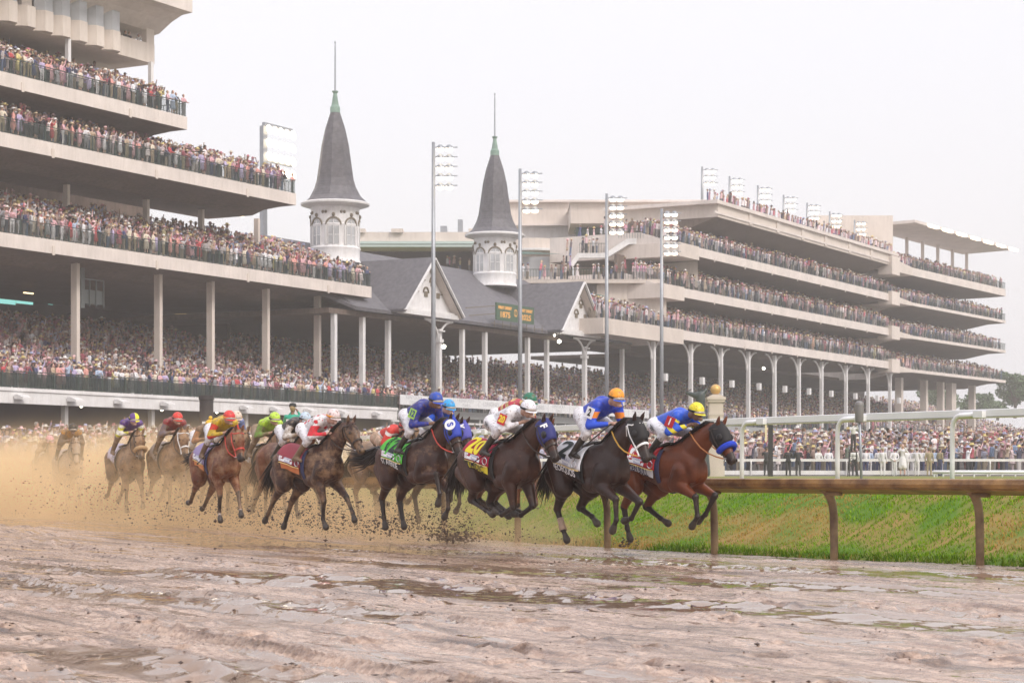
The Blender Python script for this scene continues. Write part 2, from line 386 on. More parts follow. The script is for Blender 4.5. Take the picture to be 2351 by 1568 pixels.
def reparent(o, par):
    o.parent = par; bpy.context.view_layer.update(); o.matrix_parent_inverse = par.matrix_world.inverted(); return o
ss = list(np.arange(-34, 44, 1.23))
o = sweep([(-.44, 1.10), (-.455, 1.04), (-.44, .995), (-.40, .985), (-.38, .965), (-.02, .90), (.06, .95), (.04, 1.085), (-.40, 1.112)], ss).build('rail_cover', M_rail); recalc(o); reparent(o, rt)
i = 0
for k in range(-10, 18):
    s = k*2.467
    mb = MB(); pts = []
    for d, z in ((.02, -.25), (.02, .2), (.01, .62), (-.02, .78), (-.09, .90), (-.18, .97), (-.26, 1.0)):
        p = railp(s, d); pts.append((p.x, p.y, z))
    mb.tube(pts, [.056, .056, .056, .058, .062, .062, .055], 12)
    p = railp(s, -.14); mb.bar((p.x, p.y, .905), railp(s+.01, -.14).to_3d()+Vector((0, 0, .90)) if False else (p.x+.16, p.y-.2, .90), .1, .05)
    reparent(mb.build('post', M_post, smooth=True), rt)
# ---------------------------------------------------------------- white turf rail
M_wrail = pm('white rail plastic', (.80, .80, .82), .3, var=.08, scale=.8)
wr = empty('turf_rail', (RA.x, RA.y+9, 1), 0, 'white turf course rail with tall bent tubular posts beyond the brown rail', 'rail')
D2 = 8.9
prof = [(-.05, 2.355), (-.05, 2.215), (.0, 2.20), (.05, 2.215), (.05, 2.355), (0, 2.365)]
o = sweep(prof, list(np.arange(-34, 62, 1.5)), 0, D2).build('beam', M_wrail); recalc(o); reparent(o, wr)
o = sweep([(-.054, 2.232), (-.054, 2.224), (-.052, 2.224), (-.052, 2.232)], list(np.arange(-34, 62, 1.5)), 0, D2).build('seam', pm('dark seam', (.1, .09, .1), .6)); recalc(o); reparent(o, wr)
for k in range(-9, 17):
    s = k*3.35+.85
    t = theta(s); h = Vector((math.sin(t), -math.cos(t), 0)); base = railp(s, D2).to_3d()
    nn = Vector((math.cos(t), math.sin(t), 0)); dirv = (h*.6-nn*.02).normalized()
    mb = MB(); b0 = base-h*.62-nn*.10
    pts = [b0+Vector((0, 0, z)) for z in (.8, 1.4, 2.0)]
    for a in (20, 40, 60, 80): pts.append(b0+h*(.22*(1-math.cos(R(a))))+Vector((0, 0, 2.02+.24*math.sin(R(a)))))
    pts.append(b0+h*.60+Vector((0, 0, 2.27)))
    mb.tube(pts, .046, 12); reparent(mb.build('post', M_wrail, smooth=True), wr)
    mb = MB(); q = b0+h*.56+Vector((0, 0, 2.27)); mb.bar(q, q+h*.22, .13, .12); reparent(mb.build('bracket', M_wrail), wr)
# ================================================================ grandstands (local frame: u along the facade, w back, z up)
OX, OY = -33.95, 132.0; AE = math.atan2(.8713, .4907); ex, ey = math.cos(AE), math.sin(AE); bx, by = -ey, ex
def uz(x, y, w=0.):
    k = (x-CX)/F; u = (k*(OY+w*by)-OX-w*bx)/(ex-k*ey); Y = OY+u*ey+w*by; return u, CH+(HZ-y)/F*Y
def wl(u, w, z=0.): return Vector((OX+u*ex+w*bx, OY+u*ey+w*by, z))
def U(x, w=0.): return uz(x, 0, w)[0]
def stand_root(name, label, cat, u=0., w=0., z=1.): 
    e = empty(name, wl(u, w, z), AE, label, cat); e['_o'] = 0; del e['_o']; bpy.context.view_layer.update(); return e
class G(MB):
    """mesh builder whose coordinates are the stand frame; built under a root"""
    def put(s, name, mat, root, ru, rw, rz, smooth=False, autos=False):
        s.v = [(a-ru, b-rw, c-rz) for a, b, c in s.v]; return s.build(name, mat, root, smooth, autos)
CROWD = []   # (array of world positions, facing angle, kind)
def rows(u0, u1, w0, w1, z0, rake, dw=.85, du=.56, p=.93, hd=0.):
    w_ = w0
    while w_ <= w1+1e-6:
        n = int((u1-u0)/du); us = u0+(np.arange(n)+RNG.random(n)*.7)*du; us = us[RNG.random(n) < p]
        z = z0+rake*(w_-w0)
        ww = w_+RNG.normal(0, .20, len(us)); z = z+RNG.normal(0, .05, len(us))
        CROWD.append(np.stack([OX+us*ex+ww*bx, OY+us*ey+ww*by, np.zeros(len(us))+z, np.full(len(us), hd)], 1)); w_ += dw
def railing(u0, u1, w, z, h=1.07, step=.16, panels=False):
    g = G(); g.box(u0, u1, w-.03, w+.03, z+h-.05, z+h); g.box(u0, u1, w-.02, w+.02, z+.06, z+.10); g.box(u0, u1, w-.015, w+.015, z+h-.18, z+h-.15)
    u = u0
    while u < u1: g.box(u-.012, u+.012, w-.012, w+.012, z+.1, z+h-.15); u += step
    u = u0
    while u < u1: g.box(u-.035, u+.035, w-.035, w+.035, z, z+h); u += 2.4
    return g
def slab_profile(w0, z, th=.95, deep=1.55, wend=14, rake=.33, rw=4.):
    return [(w0, z), (w0, z-th), (w0+1.6, z-th-.02), (w0+3.2, z-th-.16), (w0+4.4, z-deep), (wend, z-deep), (wend, z+rake*rw), (w0+.5+rw, z+rake*rw), (w0+.5, z)]
zA, zB, zC, zD = 27.83, 23.80, 17.16, 6.73
uA, uB, uC = U(430), U(680), U(853)
UL = -46.
ru, rw_, rz = 0., 0., 1.
GS = stand_root('grandstand', 'tall tiered beige grandstand at the left with balconies full of spectators', 'grandstand', ru, rw_, rz)
def P_(g, name, mat, **k): return g.put(name, mat, GS, ru, rw_, rz, **k)
M_joint = pm('joint shadow strip', (.34, .29, .26), .8)
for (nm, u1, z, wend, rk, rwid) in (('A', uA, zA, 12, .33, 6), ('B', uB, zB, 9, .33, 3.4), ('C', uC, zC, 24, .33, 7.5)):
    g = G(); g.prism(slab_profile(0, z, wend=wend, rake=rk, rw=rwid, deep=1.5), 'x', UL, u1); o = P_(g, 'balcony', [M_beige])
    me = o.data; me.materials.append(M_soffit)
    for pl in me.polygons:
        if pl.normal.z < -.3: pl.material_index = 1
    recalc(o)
    P_(railing(UL, u1-.05, .08, z, 1.07, .12), 'railing', M_green)
    for k in range(6):
        uu = u1-6.5-11*k; g = G()
        if uu > -8: g.box(uu-.12, uu+.12, -.06, .0, z-1.05, z-.42); g.box(uu-.012, uu+.012, -.004, .0, z-.42, z-.02); P_(g, 'downpipe_box', M_beige2)
g = railing(uA-.05, uA, 0, zA)
for (u1, z, depth) in ((uA, zA, 5), (uB, zB, 4), (uC, zC, 6)):
    g = G(); g.box(u1-.08, u1-.03, .1, depth, z+1.02, z+1.07)
    for k in range(int(depth/.3)): g.box(u1-.07, u1-.045, .1+k*.3, .13+k*.3, z+.05, z+1.02)
    P_(g, 'side_railing', M_green)
# crowd on the balconies
rows(UL, uA-.3, .55, .6, zA, 0, p=.5); rows(UL, uB-.3, .55, .6, zB, 0, p=.5); rows(UL, uC-.4, .55, .6, zC, 0, p=.5); rows(UL, uA-.3, 1.1, 6.2, zA+.2, .34, dw=.62, p=.85); rows(UL, uB-.3, 1.1, 3.9, zB+.2, .34, dw=.62, p=.85); rows(UL, uC-.4, 1.1, 8.2, zC+.2, .34, dw=.62, p=.85)
# suites above level A: bay windows
uS = U(355, 3.); zs0 = uz(355, 148, 3.)[1]; zs1 = uz(355, 104, 3.)[1]
g = G(); g.box(UL, uS, 3.0, 16, zs0, zs1); 
k = 0; u = uS-4.2
while u > UL:
    g.prism([(u, 3.001), (u-.45, 2.35), (u-1.25, 2.35), (u-1.7, 3.001)], 'z', zs0+.02, zs1+.02); u -= 1.78
P_(g, 'suite_parapet', M_beige2)
g = G(); g.box(UL, uS-.02, 12, 12.3, zs1, 37.2); g.box(uS-.9, uS-.02, 3.02, 3.5, zs1, 37.2)
g.box(uS-14.2, uS-13.2, 3.02, 3.5, zs1, 37.2)
P_(g, 'suite_wall', M_beige2)
u = uS-4.2
while u > UL:
    if abs(u-(uS-13)) > 1.6 :
        g = G(); g.prism([(u, 3.02), (u-.45, 2.42), (u-1.25, 2.42), (u-1.7, 3.02)], 'z', zs1+.03, 36.6); 
        P_(g, 'bay_window', M_glass)
    u -= 1.78
uT = U(442, 0.); zT0 = uz(442, 30, 0.)[1]
g = G(); g.prism([(0, zT0), (0, zT0+2.6), (18, zT0+2.6), (18, zT0-1.4), (4.2, zT0-1.4), (3.2, zT0-1.25), (2.0, zT0-.5), (1., zT0-.08)], 'x', UL, uT); o = P_(g, 'roof', M_beige); recalc(o)
# back walls
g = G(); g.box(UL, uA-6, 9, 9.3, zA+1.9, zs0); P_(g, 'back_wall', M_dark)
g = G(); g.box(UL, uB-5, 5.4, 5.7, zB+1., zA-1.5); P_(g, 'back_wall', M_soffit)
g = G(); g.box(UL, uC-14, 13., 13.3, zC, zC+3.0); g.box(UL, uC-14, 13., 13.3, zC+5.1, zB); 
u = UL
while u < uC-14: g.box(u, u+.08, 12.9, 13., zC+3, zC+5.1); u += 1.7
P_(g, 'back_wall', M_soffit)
g = G(); g.box(UL, uC-14.2, 13.1, 13.15, zC+3.0, zC+5.1); P_(g, 'rear_window', pm('pale rear glazing', (.66, .68, .72), .15))
for (xa, xb, y) in ((60, 148, 428), (192, 330, 452), (368, 466, 477), (0, 20, 412), (500, 560, 492)):
    a, z = uz(xa, y, 10); b, z2 = uz(xb, y, 10); g = G(); u = a
    while u < b: g.box(u, min(b, u+1.15), 10, 10.1, (z+z2)/2-.04, (z+z2)/2+.03); u += 1.4
    P_(g, 'ceiling_light', M_tube)
# columns
for (x, yt, yb) in ((180, 640, 905), (370, 625, 905), (490, 640, 905), (617, 655, 905), (735, 670, 905), (-60, 600, 905), (-200, 600, 905)):
    u = U(x, 2.2); g = G(); g.box(u-.17, u+.17, 2.2, 2.75, zD, zC-1.0); P_(g, 'column', M_beige2)
for (x) in (158, 341, 467, 595, -40):
    u = U(x, 5.5); g = G(); g.box(u-.14, u+.14, 5.5, 5.95, zC, zB-1.4); P_(g, 'column', M_beige2)
for x in (160, 350, -60):
    u = U(x, 2.6); g = G(); g.box(u-.15, u+.15, 2.6, 2.9, zA, zs0); P_(g, 'column', M_white)
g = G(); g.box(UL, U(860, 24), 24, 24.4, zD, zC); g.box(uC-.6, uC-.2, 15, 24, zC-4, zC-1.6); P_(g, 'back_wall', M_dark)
M_teal = pm('teal lit window', (.2, .4, .38), .3, emit=(.35, .85, .78), estr=.8)
for (xa, xb, ya, yb) in ((0, 36, 665, 700), (38, 76, 667, 700), (112, 122, 668, 700), (124, 168, 672, 702)):
    a, z = uz(xa, ya, 23.9); b, z2 = uz(xb, yb, 23.9); g = G(); g.box(a, b, 23.9, 23.98, z2, z); P_(g, 'window', M_teal)
M_ochre = pm('ochre wall with added glow', (.35, .25, .10), .7, emit=(.5, .33, .1), estr=.18)  # wall is no lamp; its lit look is put in as weak emission
g = G(); a, z = uz(403, 668, 23.5); b, _ = uz(640, 700, 23.5); g.box(a, a+1.6, 23.5, 23.6, z-5.2, z+.5); g.box(a, b, 23.4, 23.49, z-.9, z); P_(g, 'glow_panel', M_ochre)
for (x, y) in ((67, 673), (214, 692), (425, 650), (632, 684), (660, 690), (30, 630)):
    a, z = uz(x, y, 14); g = G(); g.box(a-.5, a+.5, 14, 14.15, z-.05, z+.04); P_(g, 'ceiling_light', M_tube)
for (x, y) in ((694, 704), (1004, 757) , (750, 732)):
    a, z = uz(x, y, 12); g = G(); g.box(a-.22, a+.22, 12, 12.1, z-.18, z+.18)
    if x < 760: P_(g, 'exit_sign', M_red)
# hanging speaker cluster / screen frame
g = G(); a, z = uz(218, 660, 3.4); g.box(a-1.1, a+1.1, 3.6, 4.4, z-1.2, z-.2)
for q in (-1.1, -.4, .3, 1.1): g.box(a+q-.04, a+q+.04, 3.5, 3.6, z-1.4, z+.6)
g.box(a-1.15, a+1.15, 3.5, 3.56, z+.5, z+.6); g.box(a-1.6, a-1.2, 3.3, 4.2, z-1.6, z+1.4); P_(g, 'speaker_cage', pm('grey cage', (.12, .14, .14), .5))
# ---- lower terrace (level D) running the whole length
TU0, TU1 = UL, U(2351+60, -3)
TR = stand_root('terrace', 'long lower spectator terrace with white fascia and dark railing below the stands', 'terrace', 0, -3, 1.)
def Q_(g, name, mat, **k): return g.put(name, mat, TR, 0, -3, 1., **k)
uDe = U(914, -3)
g = G(); g.prism([(-3, zD), (-3, zD-.22), (-2.9, zD-.24), (-2.9, zD-1.02), (-2.4, zD-1.02), (-2.4, zD-.6), (26, zD-.6+5.9), (26, zD+6.2), (-.6, zD), ], 'x', TU0, uDe); o = Q_(g, 'deck', M_white); recalc(o)
g = G(); g.prism([(-2.2, zD-.02), (-2.2, zD-.7), (26, zD-.6+5.9), (26, zD+6.2), (-.6, zD), ], 'x', uDe+.01, TU1); o = Q_(g, 'deck', pm('grey terrace edge', (.20, .21, .2), .7)); recalc(o)
for o_ in (Q_(railing(TU0, uDe, -2.9, zD, 1.1, .15), 'railing', M_green), Q_(railing(uDe, TU1, -2.1, zD, 1.1, .3), 'railing', M_green)): pass
M_dglass = pm('dark glass panel', (.03, .05, .045), .08, alpha=.45)
g = G(); g.box(TU0, uDe, -2.85, -2.84, zD+.08, zD+.95); Q_(g, 'glass_panel', M_dglass)
rows(TU0, TU1, -1.7, -.9, zD+.02, 0, dw=.8); rows(TU0, TU1, -.2, 21.5, zD+.12, .27, dw=.9)
# wedge floodlights on the terrace fascia
for xz in (110, 420, 695, 965, 1430, 1605, 1805, 2000, 2205):
    x = xz/2.561; u, z = uz(x, 0, -3); g = G()
    zc = zD-.62
    g.prism([(-3.003, zc+.16), (-3.25, zc+.18), (-3.75, zc-.02), (-3.75, zc-.16), (-3.003, zc-.12)], 'x', u-.42, u+.42); o = Q_(g, 'floodlight', M_white); recalc(o)
for x in (153, 352, 567, 735, 905):
    u = U(x, -2); g = G(); g.box(u-.17, u+.17, -2.0, -1.66, 1.0, zD-.95); Q_(g, 'post', M_white)
g = G(); g.box(TU0, TU1, 1.2, 1.5, 1.0, zD+.4); Q_(g, 'rear_wall', M_dark)
for xz, yz in ((478, 975), (952, 996), (1275, 1010), (1612, 1030)):
    u, z = uz(xz/2.561, yz/2.561+551, -1.2); g = G(); g.ball((u, -1.2, z), .12, 10, 6); Q_(g, 'lamp', M_spot)
# banner terrace front: suites and windows under the banner
g = G(); a, b = U(918, -3.2), U(1489, -3.2)
M_ban = pm('white sponsor banner', (.72, .73, .74), .6, var=.05, scale=.5)
banner = stand_root('banner', 'long white sponsor banner hung along the terrace railing above the riders', 'banner', a, -3.2, 7)
g.box(a, b, -3.24, -3.2, zD+.28, zD+1.12); g.put('panel', M_ban, banner, a, -3.2, 7)
M_gtxt = pm('grey banner lettering', (.42, .43, .45), .7)
words = ['KENTUCKY\nDERBY', 'LONGINES', 'KENTUCKY\nOAKS', 'LONGINES']
nseg = int((b-a)/4.4)
for i in range(nseg):
    me = text_mesh(words[i % 4] if i != 13 else 'KENTUCKY DERBY', .42 if i % 2 == 0 else .5)
    o = mkobj('lettering', me, M_gtxt, banner); o.rotation_euler = (R(90), 0, 0); o.location = ((i+.5)*4.4, -.047, zD+.70-7); o.scale = (1.2, 1, 1)
g = G()
for i in range(1, nseg+1): g.box(a+i*4.4-.02, a+i*4.4+.02, -3.243, -3.2401, zD+.3, zD+1.1)
g.put('seam', M_gtxt, banner, a, -3.2, 7)
g = G(); b2 = TU1
g.box(uDe, b2, -2.3, -2.2, zD-.65, zD-.02)
Q_(g, 'beam', pm('grey fascia', (.30, .31, .31), .6))
g = G(); u = uDe+.5
while u < b2: g.box(u-.05, u+.05, -2.2, -2.1, 3.2, zD-.6); u += 2.1
g.box(uDe, b2, -2.25, -2.1, zD-1.15, zD-1.0); g.box(uDe, b2, -2.25, -2.1, 3.3, 3.5); Q_(g, 'mullion', M_white)
g = G(); g.box(uDe, b2, -1.2, -1.15, 3.0, zD-.65); Q_(g, 'glass_front', pm('smoked glass', (.10, .12, .12), .12))
g = G(); g.box(uDe, TU1, -1.9, -1.4, 1.0, 3.2); Q_(g, 'base_wall', pm('green base wall', (.07, .11, .10), .7))
# apron sloping up to the terrace
def outer_y(X): return 113+12*sstep((X+30)/40)
def apw(X, Y):
    oy = 113+12*np.clip((X+30)/40, 0, 1)**2*(3-2*np.clip((X+30)/40, 0, 1)); d = np.asarray(Y-oy, float)
    return np.where(d < 0, np.where(d < -3, -.9, .96), 1.02+np.clip(d, 0, 60)*.11*np.clip(1-d/130, .5, 1)*np.clip(14/np.maximum(d, 14), .45, 1))
def apz(w): return 1.5
gu = np.arange(-80, TU1+6, 3.); gw = np.arange(-64, -1.4, 1.6); GU, GW = np.meshgrid(gu, gw); GX = OX+GU*ex+GW*bx; GY = OY+GU*ey+GW*by
co = np.stack([GX, GY, apw(GX, GY)], -1).reshape(-1, 3); ii = np.arange(len(gu)*len(gw)).reshape(len(gw), len(gu))
me = bpy.data.meshes.new('apron'); fastmesh(me, co, np.stack([ii[:-1, :-1], ii[:-1, 1:], ii[1:, 1:], ii[1:, :-1]], -1).reshape(-1, 4), True); me.materials.append(pm('wet concrete', (.12, .11, .105), .5))
ap = bpy.data.objects.new('apron', me); COL.objects.link(ap); tag(ap, kind='structure')
for w_ in np.arange(-62, -4.2, .9):
    n = int((TU1+50)/.60); us = -50+(np.arange(n)+RNG.random(n)*.9)*.60; us = us[RNG.random(len(us)) < .84]
    X = OX+us*ex+w_*bx+RNG.normal(0, .2, len(us)); Y = OY+us*ey+w_*by+RNG.normal(0, .2, len(us))
    oy = 113+12*np.clip((X+30)/40, 0, 1)**2*(3-2*np.clip((X+30)/40, 0, 1))
    k = (Y > oy+1.2) & (np.abs(X/Y) < .285) & (Y < oy+95)
    CROWD.append(np.stack([X[k], Y[k], apw(X, Y)[k], np.zeros(k.sum())], 1))
# outer white rail
orl = empty('outer_rail', (0, 118, 1), 0, 'low white running rail in front of the standing crowd', 'rail')
mb = MB(); XsR = np.arange(-60, 75, 1.5); pts = [(x, outer_y(x), 1.0) for x in XsR]
for i in range(len(pts)-1):
    a_ = Vector(pts[i]); b_ = Vector(pts[i+1]); mb.bar(a_+Vector((0, 0, 1.0)), b_+Vector((0, 0, 1.0)), .11, .16); mb.bar(a_+Vector((0, .05, .22)), b_+Vector((0, .05, .22)), .05, .26)
reparent(mb.build('rail', M_white), orl)
for i in range(0, len(pts), 2):
    mb = MB(); a_ = Vector(pts[i]); mb.tube([a_, a_+Vector((0, -.1, .8)), a_+Vector((0, 0, .98))], .045, 6); reparent(mb.build('post', M_white), orl)
# ================================================================ twin-spired middle stand
MS = stand_root('old_clubhouse', 'slate roofed stand with two white gables between the two big grandstands', 'clubhouse', U(860), 0, 1.)
mu = U(860)
def S_(g, name, mat, **k): return g.put(name, mat, MS, mu, 0, 1., **k)
u0, z0 = uz(813, 699, -.5); u1, z1 = uz(1430, 778, -.5); ze = 15.25
ridge_w, ridge_z = 9.5, 21.9
# main roof
g = G(); g.add([(u0, -.6, ze), (u1+2, -.6, ze), (u1+2, ridge_w, ridge_z), (u0, ridge_w, ridge_z), (u0, -.6, ze-.3), (u1+2, -.6, ze-.3), (u1+2, ridge_w, ridge_z-.3), (u0, ridge_w, ridge_z-.3)],
      [(0, 1, 2, 3), (7, 6, 5, 4), (0, 4, 5, 1), (1, 5, 6, 2), (2, 6, 7, 3), (3, 7, 4, 0)])
g.add([(u0, ridge_w+.01, ridge_z), (u1+2, ridge_w+.01, ridge_z), (u1+2, 20, ze+2), (u0, 20, ze+2)], [(0, 1, 2, 3)])
o = S_(g, 'roof', M_slate); recalc(o)
# small pent roof at left end
ua, _ = uz(788, 682, 3); g = G(); g.add([(u0-.2, -.8, ze-.05), (mu+4, -.8, ze-.05), (mu+4, 4, ze+2.2), (u0-2.5, 4, ze+2.2), (u0-.2, -.8, ze-.35), (mu+4, -.8, ze-.35), (mu+4, 4, ze+1.9), (u0-2.5, 4, ze+1.9)],
      [(0, 1, 2, 3), (7, 6, 5, 4), (0, 4, 5, 1), (1, 5, 6, 2), (2, 6, 7, 3), (3, 7, 4, 0)]); S_(g, 'pent_roof', M_slate)
def gable(xl, xa, ya, xr, back):
    ul, _ = uz(xl, 0, -2.2); ur, _ = uz(xr, 0, -2.2); uc, zc = uz(xa, ya, -2.2); zb = ze+.1; uc = (ul+ur)/2*.5+uc*.5; w0 = -2.2
    g = G()
    for (a, sgn) in ((ul, -1), (ur, 1)):
        g.add([(a, w0, zb), (uc, w0, zc), (uc, back, zc), (a, back, zb), (a, w0, zb-.25), (uc, w0, zc-.3), (uc, back, zc-.3), (a, back, zb-.25)],
              [(0, 1, 2, 3), (7, 6, 5, 4), (0, 4, 5, 1), (1, 5, 6, 2), (2, 6, 7, 3), (3, 7, 4, 0)])
    gr = S_(g, 'gable_roof', M_slate); recalc(gr)
    g = G(); g.prism([(ul+.5, zb+.05), (ur-.5, zb+.05), (uc, zc-.45)], 'y', -1.32, -1.2); gf = S_(g, 'gable_front', M_whiteb); 
    g = G()      # underside boards of the overhang
    for a, q in ((ul, 1), (ur, -1)):
        g.add([(a+q*.12, w0+.03, zb-.26), (uc, w0+.03, zc-.32), (uc, -.7, zc-.32), (a+q*.12, -.7, zb-.26)], [(0, 1, 2, 3)])
    S_(g, 'gable_soffit', M_beige2)
    g = G()
    for a in (ul, ur): g.bar((a, w0-.05, zb-.12), (uc, w0-.05, zc-.12), .12, .34, up=(0, 1, 0))
    S_(g, 'rake_board', M_white)
    g = G(); g.box(ul+.2, ur-.2, -1.9, -1.22, zb-.35, zb+.05); g.box(ul+.6, ur-.6, -1.7, -1.33, zb+.05, zb+.22); S_(g, 'sill', M_white)
    for q, (fu, fz) in enumerate(((.0, .78), (-.09, .58), (.11, .56), (-.2, .36), (.0, .36), (.21, .36))):
        g = G(); cu = uc+fu*(ur-ul); cz = zb+fz*(zc-zb)      # hoods, discs and little square windows
        if q in (0, 2, 4): 
            for j in range(9):
                an = math.pi*j/8; an2 = math.pi*(j+1)/8
                if j < 8: g.bar((cu+.42*math.cos(an), -1.37, cz+.5*math.sin(an)), (cu+.42*math.cos(an2), -1.37, cz+.5*math.sin(an2)), .1, .14, up=(0, 1, 0))
        g.box(cu-.25, cu+.25, -1.40, -1.32, cz-.35, cz+.12)
        g.lathe([(.16, 0), (.16, .05)], (cu+.55, -1.37, cz), 10) if q % 2 else None
        S_(g, 'ornament', M_trim)
    return uc, zc, zb
g1 = gable(930, 995, 590, 1063, 16); g2 = gable(1290, 1340, 646, 1388, 14)
# dark underside, deep hall behind, front columns
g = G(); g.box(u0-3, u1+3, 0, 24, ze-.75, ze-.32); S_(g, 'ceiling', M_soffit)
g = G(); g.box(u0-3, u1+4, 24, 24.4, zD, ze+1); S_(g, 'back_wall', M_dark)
for x in (769, 834, 893, 1063, 1115, 1213, 1257, 1430):
    u = U(x, .2); g = G(); g.box(u-.2, u+.2, .1, .5, zD, ze-.4); S_(g, 'column', M_white)
for x in (1010, 1344):     # branching columns under the gables
    u = U(x, -1.4); g = G(); g.box(u-.2, u+.2, -1.5, -1.1, zD, ze-1.2); g.box(u-.34, u+.34, -1.6, -1.0, ze-2.4, ze-2.1)
    for sg in (-1, 1):
        pts = [(u+sg*(.1+2.2*(1-math.cos(R(a)))), -1.3, ze-2.2+1.75*math.sin(R(a))) for a in range(0, 91, 15)]
        g.tube(pts, .11, 6)
    g.box(u-2.4, u+2.4, -1.36, -1.24, ze-.5, ze-.36); g.lathe([(.3, -.06), (.3, .06)], (u, -1.6, ze-1.4), 12)
    S_(g, 'column', M_white)
for (x, y) in ((1019, 796), (1284, 784), (1273, 770), (1140, 735)):
    a, z = uz(x, y, -.6 if x != 1140 else 1); g = G(); g.ball((a, -.6, z), .20 if x in (1019, 1284) else .12, 10, 6); S_(g, 'lamp', M_spot)
for (x, y) in ((924, 758), (1152, 784)):
    a, z = uz(x, y, 12); g = G(); g.box(a-.2, a+.2, 12, 12.1, z-.18, z+.18); S_(g, 'exit_sign', M_red)
for (x, y) in ((963, 775), (1024, 768), (1023, 773), (1043, 772), (1060, 776), (918, 776)):
    a, z = uz(x, y, 14); g = G(); g.box(a-.4, a+.4, 14, 14.1, z-.06, z+.05); S_(g, 'ceiling_light', M_tube)
# sign board on the roof
su0, sz0 = uz(1139, 694, -1.3); su1, _ = uz(1225, 0, -1.3); _, sz1 = uz(1139, 734, -1.3)
sg = stand_root('sign_board', 'green sign board with gold FIRST DERBY 1875 lettering on the slate roof', 'sign', su0, -1.3, sz1)
M_sgn = pm('green sign panel', (.045, .10, .055), .5); M_sgt = pm('gold lettering', (.75, .38, .09), .5, emit=(.9, .4, .08), estr=.04)
def SG(g, n, m): return g.put(n, m, sg, su0, -1.3, sz1)
hh = sz0-sz1; ww = su1-su0
g = G(); g.box(su0, su1, -1.35, -1.2, sz1, sz0); SG(g, 'panel', M_sgn)
for t, fx, fz, s_ in (('FIRST DERBY', .22, .73, .36), ('1875', .22, .33, .74), ('151ST DERBY', .78, .73, .36), ('2025', .78, .33, .74)):
    me = text_mesh(t, s_, .03); o = mkobj('lettering', me, M_sgt, sg); o.rotation_euler = (R(90), 0, 0); o.location = (fx*ww, -.06, fz*hh)
    o.scale = (min(1.4, ww*(.37 if len(t) > 5 else .29)/max(v.co.x for v in me.vertices)/2), 1, 1)
for dx in (-.14, .14):
    me = text_mesh('C' if dx < 0 else 'D', .95, .015); o = mkobj('emblem', me, M_sgt, sg); o.rotation_euler = (R(90), 0, 0); o.location = (.5*ww+dx, -.06, .5*hh); o.scale = (.55, 1, 1)
g = G(); g.box(su0-1.6, su1+1.4, -1.72, -1.67, sz1-.45, sz1-.40)
for q in range(7): g.box(su0-1+q*1.55, su0-.95+q*1.55, -1.72, -1.68, sz1-.75, sz1-.1)
for q in (.8, .35): g.bar((su0, -1.25, sz1+q*hh), (su0-2.4, .6, sz1+q*hh-.3), .07)
SG(g, 'bracket', M_trim)
# ---------------------------------------------------------------- spires
def spire(xc, ytip, wsp, label):
    uc, zt = uz(xc, ytip, wsp)
    e = stand_root('spire', label, 'spire', uc, wsp, 0); e['group'] = 'twin spires on the slate roof'
    s = .01817*1.0; zb = zt-1090*s
    def pr(L): return [(r*s, (1480-y)*s+zb) for r, y in L]
    m = MB(); m.lathe(pr([(128, 1480), (124, 1470), (121, 1463), (121, 1424), (125, 1412), (122, 1404), (118, 1400), (118, 1312), (122, 1304), (123, 1298), (119, 1294), (118, 1218), (122, 1212)]), n=32); m.build('drum', M_whiteb, e, autos=True)
    m = MB(); m.lathe(pr([(122, 1212), (150, 1204), (168, 1198), (170, 1190), (163, 1185)]), n=32); m.build('cornice', M_white, e, autos=True)
    m = MB(); m.lathe(pr([(162, 1186), (128, 1155), (104, 1110), (92, 1070), (82, 1000), (68, 900), (50, 820), (24, 740)]), n=8, a0=R(22.5)); m.build('roof', M_slate, e)
    m = MB(); m.lathe(pr([(25, 742), (25, 716), (22, 712), (18, 704), (11, 660), (9, 648), (15, 640), (16, 636), (3, 634)]), n=16); m.build('cap', M_cop, e, smooth=False)
    m = MB(); m.lathe(pr([(4.5, 636), (3.2, 420), (2, 404), (5, 398), (.5, 388)]), n=8); m.build('finial', M_steel, e)
    rr = 118*s
    for j in range(8):
        an = R(22.5+j*45+8); ca, sa = math.cos(an), math.sin(an)
        def at(t, z, out=.02): 
            a2 = an+t/rr; return (math.cos(a2)*(rr+out), math.sin(a2)*(rr+out), zb+(1480-z)*s)
        m = MB(); z1, z2 = 1400, 1304; wv = 27*s
        m.add([at(-wv, z1, .03), at(0, z1, .03), at(wv, z1, .03), at(wv, z2, .03), at(0, z2, .03), at(-wv, z2, .03)], [(0, 1, 4, 5), (1, 2, 3, 4)])
        k = [at(wv*math.cos(R(a)), z2-27*math.sin(R(a)), .035) for a in range(0, 181, 20)]; m.add([at(0, z2, .035)]+k, [(0, i_+1, i_+2) for i_ in range(len(k)-1)])
        wi = m.build('window', M_glass, e); recalc(wi)
        m = MB()
        for t in (-wv, 0, wv): m.bar(at(t, z1, .05), at(t, z2-(0 if t else 26), .05), .05)
        for z in (z1, (z1+z2)/2, z2): m.bar(at(-wv, z, .05), at(wv, z, .05), .05)
        m.build('frame', M_white, wi)
        m = MB(); ko = [at(36*s*math.cos(R(a)), z2-36*math.sin(R(a)), .06) for a in range(0, 181, 15)]
        for i_ in range(len(ko)-1): m.bar(ko[i_], ko[i_+1], .1, .13)
        m.ball(at(0, z2-50, .04), .16, 8, 5, 1, 1, 1.2)
        m.build('arch_trim', M_trim, e)
        for t in (-48, 48): m = MB(); m.ball(at(t*s*.8, 1240, .0), .14, 8, 5); m.build('roundel', M_trim, e)
        m = MB(); 
        m.bar(at(-37*s, 1400, .0), at(-37*s, 1300, .0), .2, .16); m.build('pilaster', M_white, e)
